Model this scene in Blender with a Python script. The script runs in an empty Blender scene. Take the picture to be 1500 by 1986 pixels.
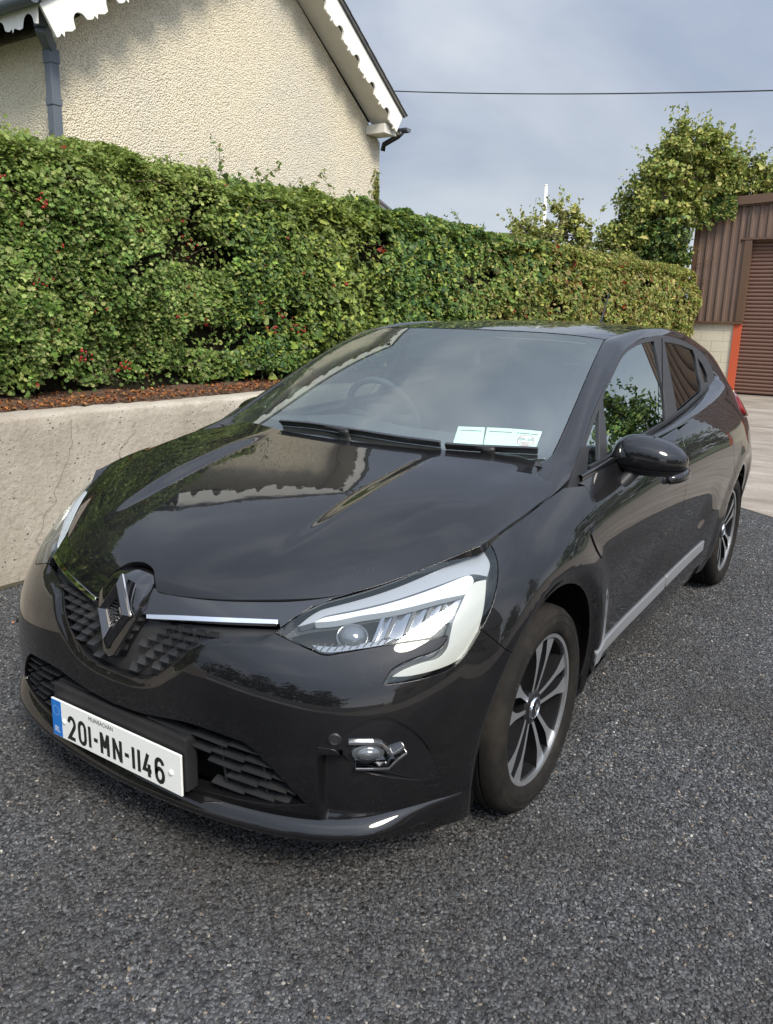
import bpy, bmesh, math, random
import numpy as np
from mathutils import Vector, Matrix, geometry as mgeo

C = bpy.context.scene.collection
scene = bpy.context.scene
rng = np.random.default_rng(11)
random.seed(11)

# ------------------------------------------------------------ camera
cd = bpy.data.cameras.new('camera'); cam = bpy.data.objects.new('camera', cd); C.objects.link(cam)
def set_camera(pos, yaw, pitch, roll, f_over_h):
    f = Vector((math.sin(yaw)*math.cos(pitch), math.cos(yaw)*math.cos(pitch), math.sin(pitch)))
    r = Vector((math.cos(yaw), -math.sin(yaw), 0)); u = r.cross(f)
    r2 = r*math.cos(roll) + u*math.sin(roll); u2 = -r*math.sin(roll) + u*math.cos(roll)
    m = Matrix.Identity(4)
    for i in range(3):
        m[i][0] = r2[i]; m[i][1] = u2[i]; m[i][2] = -f[i]; m[i][3] = pos[i]
    cam.matrix_world = m
    cd.sensor_fit = 'VERTICAL'; cd.sensor_height = 24; cd.lens = f_over_h*24
    cd.clip_start = .05; cd.clip_end = 2000
set_camera((1.642, -2.047, 1.4192), -0.5851, -0.2402, 0.0259, 1554.94/1986)
scene.camera = cam

# ------------------------------------------------------------ sky, sun, exposure
w = bpy.data.worlds.new('World'); scene.world = w; w.use_nodes = True
nt = w.node_tree; nt.nodes.clear()
SUN_EL, SUN_AZ = math.radians(45), math.radians(120)      # azimuth clockwise from +y
def N_(t, **k):
    n = nt.nodes.new(t)
    for a, b in k.items(): setattr(n, a, b)
    return n
sky = N_('ShaderNodeTexSky', sky_type='NISHITA', sun_disc=False)
sky.sun_elevation = SUN_EL; sky.sun_rotation = SUN_AZ
bg_sky = N_('ShaderNodeBackground'); bg_sky.inputs['Strength'].default_value = .05
nt.links.new(sky.outputs[0], bg_sky.inputs['Color'])
tc = N_('ShaderNodeTexCoord')
mp = N_('ShaderNodeMapping'); mp.inputs['Scale'].default_value = (1, 1, 2.6); mp.inputs['Location'].default_value = (.35, .1, .2)
nt.links.new(tc.outputs['Generated'], mp.inputs['Vector'])
n1 = N_('ShaderNodeTexNoise'); n1.inputs['Scale'].default_value = 1.5; n1.inputs['Detail'].default_value = 7; n1.inputs['Roughness'].default_value = .5
n1.inputs['Distortion'].default_value = .5
nt.links.new(mp.outputs[0], n1.inputs['Vector'])
cr = N_('ShaderNodeValToRGB')
cr.color_ramp.elements[0].position = .30; cr.color_ramp.elements[0].color = (.34, .39, .48, 1)
cr.color_ramp.elements[1].position = .74; cr.color_ramp.elements[1].color = (.72, .75, .80, 1)
e = cr.color_ramp.elements.new(.5); e.color = (.395, .45, .555, 1)
nt.links.new(n1.outputs[0], cr.inputs[0])
# brighter, whiter band low in the sky
sx = N_('ShaderNodeSeparateXYZ'); nt.links.new(tc.outputs['Generated'], sx.inputs[0])
mr = N_('ShaderNodeMapRange'); mr.inputs[1].default_value = .03; mr.inputs[2].default_value = .17; mr.inputs[3].default_value = 1; mr.inputs[4].default_value = 0
mr.interpolation_type = 'SMOOTHSTEP'
nt.links.new(sx.outputs[2], mr.inputs[0])
mxh = N_('ShaderNodeMixRGB'); mxh.inputs[2].default_value = (.78, .83, .92, 1)
mh = N_('ShaderNodeMath', operation='MULTIPLY'); mh.inputs[1].default_value = .9
nt.links.new(mr.outputs[0], mh.inputs[0]); nt.links.new(mh.outputs[0], mxh.inputs[0]); nt.links.new(cr.outputs[0], mxh.inputs[1])
bg_cl = N_('ShaderNodeBackground'); bg_cl.inputs['Strength'].default_value = .270
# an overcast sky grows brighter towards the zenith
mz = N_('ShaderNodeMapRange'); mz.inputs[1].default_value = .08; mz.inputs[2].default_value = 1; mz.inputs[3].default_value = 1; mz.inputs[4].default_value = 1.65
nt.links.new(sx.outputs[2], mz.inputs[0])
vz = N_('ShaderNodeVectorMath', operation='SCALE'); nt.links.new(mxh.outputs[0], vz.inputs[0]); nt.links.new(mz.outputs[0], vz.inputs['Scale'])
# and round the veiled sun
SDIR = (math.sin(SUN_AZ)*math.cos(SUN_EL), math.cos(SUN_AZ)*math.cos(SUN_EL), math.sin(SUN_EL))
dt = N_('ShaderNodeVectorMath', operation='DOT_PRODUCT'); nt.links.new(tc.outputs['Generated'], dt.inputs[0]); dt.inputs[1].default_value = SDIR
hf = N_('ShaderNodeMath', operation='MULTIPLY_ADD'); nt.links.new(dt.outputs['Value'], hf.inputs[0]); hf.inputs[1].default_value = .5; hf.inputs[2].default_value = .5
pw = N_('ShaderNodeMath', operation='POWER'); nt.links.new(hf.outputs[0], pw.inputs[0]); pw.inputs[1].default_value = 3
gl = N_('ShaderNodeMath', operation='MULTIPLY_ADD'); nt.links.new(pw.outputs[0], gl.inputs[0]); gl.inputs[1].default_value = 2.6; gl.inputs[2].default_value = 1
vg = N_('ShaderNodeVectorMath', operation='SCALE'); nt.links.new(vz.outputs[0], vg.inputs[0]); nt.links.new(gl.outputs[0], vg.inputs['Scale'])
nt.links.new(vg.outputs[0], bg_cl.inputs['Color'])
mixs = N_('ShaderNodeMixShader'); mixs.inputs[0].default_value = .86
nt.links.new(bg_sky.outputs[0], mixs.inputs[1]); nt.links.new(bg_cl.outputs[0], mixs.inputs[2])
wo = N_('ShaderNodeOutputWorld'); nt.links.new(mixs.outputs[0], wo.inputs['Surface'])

sd = bpy.data.lights.new('sun', 'SUN'); sun = bpy.data.objects.new('sun', sd); C.objects.link(sun)
sd.energy = 1.4; sd.angle = math.radians(18); sd.color = (1, .93, .81)
sdir = Vector((math.sin(SUN_AZ)*math.cos(SUN_EL), math.cos(SUN_AZ)*math.cos(SUN_EL), math.sin(SUN_EL)))
sun.rotation_euler = sdir.to_track_quat('Z', 'Y').to_euler(); sun.location = sdir*40

scene.render.engine = 'CYCLES'
scene.view_settings.view_transform = 'Standard'; scene.view_settings.look = 'None'
scene.view_settings.exposure = 1.66; scene.view_settings.gamma = 1
scene.view_settings.use_curve_mapping = False
scene.cycles.max_bounces = 10; scene.cycles.transparent_max_bounces = 16; scene.cycles.glossy_bounces = 5
scene.cycles.caustics_reflective = False; scene.cycles.caustics_refractive = False
scene.cycles.sample_clamp_indirect = 4

# ------------------------------------------------------------ materials
def mat(name, col=(.5, .5, .5), rough=.5, metal=0., spec=.5, coat=0., coat_rough=.03, ior=1.5):
    m = bpy.data.materials.new(name); m.use_nodes = True
    b = m.node_tree.nodes['Principled BSDF']
    b.inputs['Base Color'].default_value = (*col, 1); b.inputs['Roughness'].default_value = rough
    b.inputs['Metallic'].default_value = metal; b.inputs['Specular IOR Level'].default_value = spec
    b.inputs['Coat Weight'].default_value = coat; b.inputs['Coat Roughness'].default_value = coat_rough
    b.inputs['IOR'].default_value = ior
    return m
class NB:
    """little node builder on a material's tree"""
    def __init__(self, m): self.t = m.node_tree; self.b = self.t.nodes.get('Principled BSDF')
    def n(self, typ, ins=None, **k):
        n = self.t.nodes.new(typ)
        for a, b in k.items(): setattr(n, a, b)
        for a, b in (ins or {}).items():
            if hasattr(b, 'is_output'): self.t.links.new(b, n.inputs[a])
            else: n.inputs[a].default_value = b
        return n
    def obj(self, scale=(1, 1, 1)):
        c = self.n('ShaderNodeTexCoord'); return self.n('ShaderNodeMapping', {'Vector': c.outputs['Object'], 'Scale': scale}).outputs[0]
    def noise(self, v, s, det=4, ro=.55): return self.n('ShaderNodeTexNoise', {'Vector': v, 'Scale': s, 'Detail': det, 'Roughness': ro}).outputs[0]
    def vor(self, v, s, out=0, feat='F1'): return self.n('ShaderNodeTexVoronoi', {'Vector': v, 'Scale': s}, feature=feat).outputs[out]
    def ramp(self, v, stops):
        r = self.n('ShaderNodeValToRGB', {0: v}); el = r.color_ramp.elements
        while len(el) < len(stops): el.new(.5)
        for e, (p, c) in zip(el, stops):
            e.position = p; e.color = (*c, 1) if len(c) == 3 else c
        return r.outputs[0]
    def g(self, v, a, b):
        return self.ramp(v, [(a, (0, 0, 0)), (b, (1, 1, 1))] if a < b else [(b, (1, 1, 1)), (a, (0, 0, 0))])
    def mix(self, f, a, b, mode='MIX'):
        ins = {0: f}
        n = self.n('ShaderNodeMixRGB', ins, blend_type=mode)
        for i, x in ((1, a), (2, b)):
            if hasattr(x, 'is_output'): self.t.links.new(x, n.inputs[i])
            else: n.inputs[i].default_value = (*x, 1)
        return n.outputs[0]
    def math(self, op, a, b=None):
        n = self.n('ShaderNodeMath', operation=op)
        for i, x in enumerate((a, b)):
            if x is None: continue
            if hasattr(x, 'is_output'): self.t.links.new(x, n.inputs[i])
            else: n.inputs[i].default_value = x
        return n.outputs[0]
    def bump(self, h, dist, strength=1., chain=None):
        n = self.n('ShaderNodeBump', {'Height': h, 'Distance': dist, 'Strength': strength})
        if chain is not None: self.t.links.new(chain, n.inputs['Normal'])
        return n.outputs[0]
    def set(self, k, v): self.t.links.new(v, self.b.inputs[k])

# ------------------------------------------------------------ objects
BASE = {}
def link(o, parent=None):
    C.objects.link(o)
    if parent is not None: o.parent = parent
    return o
def tag(o, label=None, cat=None, group=None, kind=None):
    if label: o['label'] = label
    if cat: o['category'] = cat
    if group: o['group'] = group
    if kind: o['kind'] = kind
    return o
def thing(name, label, cat, loc=(0, 0, 0), group=None):
    o = link(bpy.data.objects.new(name, None)); o.location = loc; o.empty_display_size = .2
    BASE[o.name] = np.array(loc, float); return tag(o, label, cat, group)
def mesh_obj(name, V, F, m, parent=None, smooth=False, normals=None, origin=None):
    """one mesh object; V in world coordinates, stored relative to the parent's (or its own) base"""
    base = BASE[parent.name] if parent is not None else (np.array(origin, float) if origin is not None else np.zeros(3))
    V = np.asarray(V, float) - base
    me = bpy.data.meshes.new(name); me.from_pydata(V.tolist(), [], [list(map(int, f)) for f in F])
    for x in (m if isinstance(m, (list, tuple)) else [m]): me.materials.append(x)
    me.validate()
    if smooth: me.polygons.foreach_set('use_smooth', [True]*len(me.polygons))
    if normals is not None: me.normals_split_custom_set_from_vertices([tuple(x) for x in normals])
    me.update()
    o = bpy.data.objects.new(name, me); link(o, parent)
    if parent is None: o.location = base
    BASE[o.name] = base
    return o
def fast_mesh(name, V, n, m, parent=None, cols=None, smooth=False, origin=None):
    """many faces of n corners each, vertices not shared; cols: colour per vertex"""
    base = BASE[parent.name] if parent is not None else (np.array(origin, float) if origin is not None else np.zeros(3))
    V = (np.asarray(V, np.float32) - base.astype(np.float32)); nv = len(V); nf = nv//n
    me = bpy.data.meshes.new(name); me.vertices.add(nv); me.vertices.foreach_set('co', V.ravel())
    me.loops.add(nv); me.loops.foreach_set('vertex_index', np.arange(nv, dtype=np.int32))
    me.polygons.add(nf); me.polygons.foreach_set('loop_start', np.arange(0, nv, n, dtype=np.int32))
    me.polygons.foreach_set('loop_total', np.full(nf, n, np.int32))
    me.materials.append(m)
    if cols is not None:
        a = me.color_attributes.new('tint', 'FLOAT_COLOR', 'POINT')
        a.data.foreach_set('color', np.concatenate([cols, np.ones((nv, 1))], 1).astype(np.float32).ravel())
    me.update(calc_edges=True)
    if smooth: me.polygons.foreach_set('use_smooth', [True]*nf)
    o = bpy.data.objects.new(name, me); link(o, parent)
    if parent is None: o.location = base
    BASE[o.name] = base
    return o
class Geo:
    """collects shapes for ONE mesh"""
    def __init__(self): self.V = []; self.F = []
    def add(self, V, F):
        k = len(self.V); self.V += [tuple(map(float, v)) for v in V]; self.F += [[i + k for i in f] for f in F]; return self
    def box(self, c, s, R=None):
        c = np.array(c, float); h = np.array(s, float)/2
        P = np.array([[x, y, z] for x in (-1, 1) for y in (-1, 1) for z in (-1, 1)])*h
        if R is not None: P = P @ np.array(R).T
        return self.add(P + c, [(0, 1, 3, 2), (4, 6, 7, 5), (0, 4, 5, 1), (2, 3, 7, 6), (0, 2, 6, 4), (1, 5, 7, 3)])
    def prism(self, poly, ax, a0, a1):
        """2-D polygon extruded along axis ax from a0 to a1"""
        n = len(poly); o = [i for i in range(3) if i != ax]; P = []
        for a in (a0, a1):
            for p in poly:
                q = [0, 0, 0]; q[o[0]], q[o[1]] = p; q[ax] = a; P.append(q)
        return self.add(P, [list(range(n))[::-1], list(range(n, 2*n))] + [(i, (i+1) % n, n+(i+1) % n, n+i) for i in range(n)])
    def tube(self, path, r, n=10, caps=True):
        path = np.array(path, float); k = len(path); r = np.broadcast_to(np.array(r, float), (k,))
        T = np.gradient(path, axis=0); T /= np.linalg.norm(T, axis=1, keepdims=True) + 1e-9
        up = np.array([0, 0, 1.]) if abs(T[0][2]) < .9 else np.array([1., 0, 0])
        P = []; a = np.cross(T[0], up); a /= np.linalg.norm(a)
        for i in range(k):
            a = a - T[i]*(a @ T[i]); a /= np.linalg.norm(a); b = np.cross(T[i], a)
            for j in range(n):
                t = 2*math.pi*j/n; P.append(path[i] + r[i]*(a*math.cos(t) + b*math.sin(t)))
        F = [(i*n+j, i*n+(j+1) % n, (i+1)*n+(j+1) % n, (i+1)*n+j) for i in range(k-1) for j in range(n)]
        if caps: F += [list(range(n))[::-1], list(range((k-1)*n, k*n))]
        return self.add(P, F)
    def lathe(self, prof, c, ax=0, n=64, closed=False):
        """prof: (radius, position along the axis)"""
        k = len(prof); P = []; o = [i for i in range(3) if i != ax]
        for r, x in prof:
            for j in range(n):
                t = 2*math.pi*j/n; q = [0, 0, 0]; q[ax] = x; q[o[0]] = r*math.cos(t); q[o[1]] = r*math.sin(t)
                P.append(np.array(q) + c)
        F = [(i*n+j, i*n+(j+1) % n, (i+1)*n+(j+1) % n, (i+1)*n+j) for i in range(k-1) for j in range(n)]
        if closed: F += [((k-1)*n+j, (k-1)*n+(j+1) % n, (j+1) % n, j) for j in range(n)]
        return self.add(P, F)
    def bar(self, P, Nn, U, d0, d1, h0, h1=None):
        """bar along the points P: depth d0..d1 along the normals, height h0 (back) / h1 (front) along U"""
        h1 = h0 if h1 is None else h1; k = len(P); Q = []
        for p, nn, u in zip(P, Nn, U):
            Q += [p + nn*d0 - u*h0/2, p + nn*d1 - u*h1/2, p + nn*d1 + u*h1/2, p + nn*d0 + u*h0/2]
        F = [(i*4+j, i*4+(j+1) % 4, (i+1)*4+(j+1) % 4, (i+1)*4+j) for i in range(k-1) for j in range(4)] + [(3, 2, 1, 0), tuple((k-1)*4+j for j in range(4))]
        return self.add(Q, F)
    def obj(self, name, m, parent=None, smooth=False, mirror=False, bevel=0, origin=None, angle=None):
        V = np.array(self.V); F = self.F
        if mirror: V = V*[-1, 1, 1]; F = [f[::-1] for f in F]
        o = mesh_obj(name, V, F, m, parent, smooth, origin=origin)
        bm = bmesh.new(); bm.from_mesh(o.data)
        if bevel: bmesh.ops.bevel(bm, geom=bm.edges[:], offset=bevel, segments=2, affect='EDGES', profile=.6)
        bmesh.ops.recalc_face_normals(bm, faces=bm.faces); bm.to_mesh(o.data); bm.free()
        if angle is not None: o.data.set_sharp_from_angle(angle=math.radians(angle))
        return o
# ---- smooth body surfaces: clamped cubic B-spline sheets (half car, x >= 0) ----
def bs_basis(n, t):
    t = np.clip(np.asarray(t, float), 0, 1 - 1e-9)
    k = np.concatenate([[0]*3, np.linspace(0, 1, n - 2), [1]*3])
    N = [((t >= k[i]) & (t < k[i+1])).astype(float) for i in range(n + 3)]
    for d in (1, 2, 3):
        M = []
        for i in range(n + 3 - d):
            a = k[i+d] - k[i]; b = k[i+d+1] - k[i+1]
            v = 0
            if a > 0: v = v + (t - k[i]) / a * N[i]
            if b > 0: v = v + (k[i+d+1] - t) / b * N[i+1]
            M.append(v if not np.isscalar(v) else np.zeros_like(t))
        N = M
    return np.stack(N[:n], -1)

class Sheet:
    def __init__(self, net, disp=None):
        self.net = np.array(net, float); self.disp = disp
        self.nu, self.nv = self.net.shape[:2]
    def raw(self, uv):
        uv = np.atleast_2d(uv)
        return np.einsum('ki,kj,ijc->kc', bs_basis(self.nu, uv[:, 0]), bs_basis(self.nv, uv[:, 1]), self.net)
    def P(self, uv):
        p = self.raw(uv)
        return p + self.disp(p) if self.disp is not None else p
    def N(self, uv):
        uv = np.clip(np.atleast_2d(uv), 0, 1); e = 1e-3
        lo = np.maximum(uv - e, 0); hi = np.minimum(uv + e, 1)
        du = self.P(np.stack([hi[:, 0], uv[:, 1]], -1)) - self.P(np.stack([lo[:, 0], uv[:, 1]], -1))
        dv = self.P(np.stack([uv[:, 0], hi[:, 1]], -1)) - self.P(np.stack([uv[:, 0], lo[:, 1]], -1))
        n = np.cross(du, dv); return n / (np.linalg.norm(n, axis=1, keepdims=True) + 1e-12)

def sstep(a, b, x):
    t = np.clip((x - a) / (b - a), 0, 1); return t*t*(3 - 2*t)

# lower body: nose, corner, wings, doors, quarter
BELT_COLS = [
 # (x, y, z) bottom -> top
 [(0,-.775,.165),(0,-.812,.21),(0,-.832,.31),(0,-.840,.43),(0,-.840,.55),(0,-.825,.635),(0,-.797,.69),(0,-.762,.728)],
 [(.22,-.77,.165),(.22,-.807,.21),(.22,-.828,.31),(.22,-.836,.43),(.22,-.838,.55),(.22,-.815,.637),(.22,-.782,.693),(.22,-.742,.732)],
 [(.43,-.735,.165),(.43,-.775,.21),(.43,-.80,.31),(.43,-.812,.43),(.43,-.815,.55),(.43,-.78,.64),(.43,-.70,.705),(.43,-.63,.752)],
 [(.62,-.665,.165),(.62,-.715,.215),(.62,-.732,.31),(.62,-.730,.43),(.615,-.715,.55),(.60,-.66,.645),(.58,-.585,.72),(.56,-.515,.772)],
 [(.74,-.565,.165),(.745,-.605,.22),(.75,-.617,.32),(.75,-.615,.44),(.747,-.598,.55),(.735,-.55,.66),(.71,-.46,.76),(.68,-.385,.82)],
 [(.815,-.42,.165),(.825,-.45,.22),(.83,-.465,.33),(.835,-.47,.45),(.835,-.465,.57),(.825,-.42,.69),(.80,-.345,.80),(.757,-.265,.855)],
 [(.845,-.24,.165),(.868,-.25,.23),(.885,-.255,.35),(.893,-.26,.47),(.893,-.26,.59),(.883,-.25,.71),(.855,-.21,.83),(.783,-.17,.881)],
 [(.845,.05,.165),(.868,.05,.24),(.887,.05,.36),(.896,.05,.48),(.898,.05,.60),(.89,.05,.73),(.862,.05,.845),(.785,.05,.914)],
 [(.80,.42,.165),(.835,.42,.25),(.853,.42,.37),(.864,.42,.49),(.875,.42,.62),(.878,.42,.74),(.865,.42,.86),(.79,.42,.965)],
 [(.795,1.0,.165),(.835,1.0,.25),(.848,1.0,.38),(.856,1.0,.51),(.872,1.0,.64),(.884,1.0,.77),(.872,1.0,.89),(.80,1.0,1.00)],
 [(.795,1.5,.165),(.835,1.5,.25),(.848,1.5,.38),(.856,1.5,.51),(.873,1.5,.65),(.888,1.5,.78),(.875,1.5,.90),(.80,1.5,1.02)],
 [(.80,2.0,.165),(.84,2.0,.25),(.862,2.0,.38),(.873,2.0,.52),(.888,2.0,.66),(.897,2.0,.79),(.875,2.0,.92),(.79,2.0,1.05)],
 [(.82,2.45,.17),(.86,2.45,.26),(.882,2.45,.39),(.893,2.45,.53),(.90,2.45,.67),(.90,2.45,.80),(.87,2.45,.93),(.775,2.45,1.06)],
 [(.80,2.80,.18),(.84,2.82,.27),(.862,2.83,.40),(.873,2.84,.54),(.88,2.83,.68),(.878,2.81,.81),(.845,2.78,.94),(.75,2.74,1.07)],
 [(.74,3.06,.20),(.79,3.10,.29),(.81,3.12,.41),(.815,3.12,.55),(.82,3.10,.69),(.81,3.07,.82),(.77,3.03,.95),(.68,2.97,1.07)],
 [(.50,3.17,.20),(.52,3.20,.29),(.53,3.22,.41),(.53,3.21,.55),(.53,3.19,.69),(.53,3.16,.82),(.52,3.12,.95),(.48,3.08,1.07)],
 [(0,3.18,.20),(0,3.215,.29),(0,3.23,.41),(0,3.225,.55),(0,3.21,.69),(0,3.18,.82),(0,3.14,.95),(0,3.10,1.07)],
]
def arch_flare(p):
    d = np.zeros_like(p)
    for yc, zc in ((-.005, .32), (2.583, .32)):
        r = np.hypot(p[:, 1] - yc, p[:, 2] - zc)
        side = sstep(.55, .8, p[:, 0])
        d[:, 0] += side * (.010 * sstep(.53, .435, r) - .026 * sstep(.425, .365, r))
    # scooped lower doors and shoulder line
    m = sstep(.34, .95, p[:, 1]) * (1 - sstep(1.75, 2.05, p[:, 1])) * sstep(.7, .8, p[:, 0])
    d[:, 0] -= .016 * m * np.exp(-((p[:, 2] - (.50 + .04*(p[:, 1]-.4))) / .10)**2)
    return d
BELT = Sheet(BELT_COLS, arch_flare)

BONNET_ROWS = [
 [(0,-.772,.717),(.2,-.755,.722),(.37,-.685,.74),(.48,-.615,.745),(.57,-.53,.755),(.655,-.42,.79),(.768,-.29,.854)],
 [(0,-.765,.748),(.19,-.74,.752),(.355,-.665,.766),(.465,-.59,.775),(.56,-.50,.785),(.65,-.39,.81),(.77,-.25,.860)],
 [(0,-.68,.803),(.18,-.66,.806),(.34,-.59,.815),(.46,-.51,.82),(.56,-.42,.832),(.66,-.31,.846),(.777,-.19,.876)],
 [(0,-.48,.862),(.19,-.465,.865),(.36,-.41,.868),(.49,-.34,.872),(.60,-.26,.88),(.70,-.18,.89),(.785,-.10,.893)],
 [(0,-.24,.922),(.2,-.23,.923),(.38,-.21,.928),(.53,-.17,.931),(.645,-.11,.926),(.725,-.05,.914),(.784,.01,.902)],
 [(0,.02,.971),(.2,.03,.972),(.38,.06,.974),(.53,.10,.971),(.645,.14,.958),(.72,.16,.940),(.777,.165,.914)],
 [(0,.172,.998),(.2,.182,.998),(.38,.21,.999),(.55,.275,1.0),(.645,.325,.992),(.705,.315,.966),(.768,.25,.93)],
]
def bonnet_ribs(p):
    d = np.zeros_like(p)
    y = p[:, 1]
    xr = .345 + .03*(y + .1)
    f = sstep(-.74, -.25, y) * (1 - .75*sstep(-.02, .20, y))
    d[:, 2] += .0135 * f * (sstep(-.037, .037, p[:, 0] - xr) - .5)
    # pressed crease that runs from the scuttle corner forward over the lamp
    xc = np.interp(y, [-.60, -.51, -.387, -.213, -.059, .10, .28], [.46, .519, .593, .662, .690, .690, .655])
    t = np.sqrt((p[:, 0] - xc)**2 + .006**2)
    d[:, 2] += .0085 * np.clip(1 - t/.10, 0, 1) * sstep(-.60, -.40, y) * (1 - .4*sstep(.1, .28, y))
    # the outer edge settles onto the wing's top edge
    ey = np.array([-.34, -.30, -.22, -.15, -.07, .03, .10, .16, .22]); w = sstep(.60, .775, p[:, 0])
    d[:, 2] += w*np.interp(y, ey, [.0, .0, .0, .0, .002, .008, .014, .018, .004])
    d[:, 0] += w*np.interp(y, ey, [-.004, -.004, 0, 0, .001, .003, .008, .014, .006])
    return d
BONNET = Sheet(np.array(BONNET_ROWS).transpose(1, 0, 2), bonnet_ribs)

# windscreen (u across from centre, v upward)
WS = Sheet(np.array([
 [(0,.16,.985),(.22,.170,.985),(.44,.205,.985),(.60,.255,.985),(.695,.285,.985)],
 [(0,.43,1.130),(.22,.437,1.129),(.435,.455,1.118),(.59,.46,1.086),(.676,.45,1.045)],
 [(0,.71,1.262),(.21,.716,1.262),(.405,.735,1.263),(.54,.765,1.265),(.6234,.7885,1.2676)],
 [(0,.985,1.374),(.2,.993,1.373),(.37,1.018,1.370),(.48,1.06,1.362),(.562,1.10,1.35)],
]).transpose(1, 0, 2))

# side glass plane: x as a function of (y, z)
def gx(y, z):
    y = np.asarray(y, float); z = np.asarray(z, float)
    return .774 - .353*(z - .95) - .024*sstep(1.3, 2.6, y)
class SideGlass:
    def P(self, yz):
        yz = np.atleast_2d(yz); return np.stack([gx(yz[:, 0], yz[:, 1]), yz[:, 0], yz[:, 1]], -1)
    def N(self, yz):
        yz = np.atleast_2d(yz); e = 1e-3
        dy = (gx(yz[:, 0]+e, yz[:, 1]) - gx(yz[:, 0]-e, yz[:, 1])) / (2*e)
        dz = (gx(yz[:, 0], yz[:, 1]+e) - gx(yz[:, 0], yz[:, 1]-e)) / (2*e)
        n = np.stack([np.ones_like(dy), -dy, -dz], -1); return n / np.linalg.norm(n, axis=1, keepdims=True)
SIDE = SideGlass()
class Both:
    """whole-width version of a half sheet: u in [-1, 1]"""
    def __init__(self, s): self.s = s
    def P(self, uv):
        uv = np.atleast_2d(np.asarray(uv, float)); p = self.s.P(np.stack([np.abs(uv[:, 0]), uv[:, 1]], -1))
        p[:, 0] *= np.where(uv[:, 0] < 0, -1, 1); return p
    def N(self, uv):
        uv = np.atleast_2d(np.asarray(uv, float)); n = self.s.N(np.stack([np.abs(uv[:, 0]), uv[:, 1]], -1))
        n[:, 0] *= np.where(uv[:, 0] < 0, -1, 1); return n
WSB = Both(WS)
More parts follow.
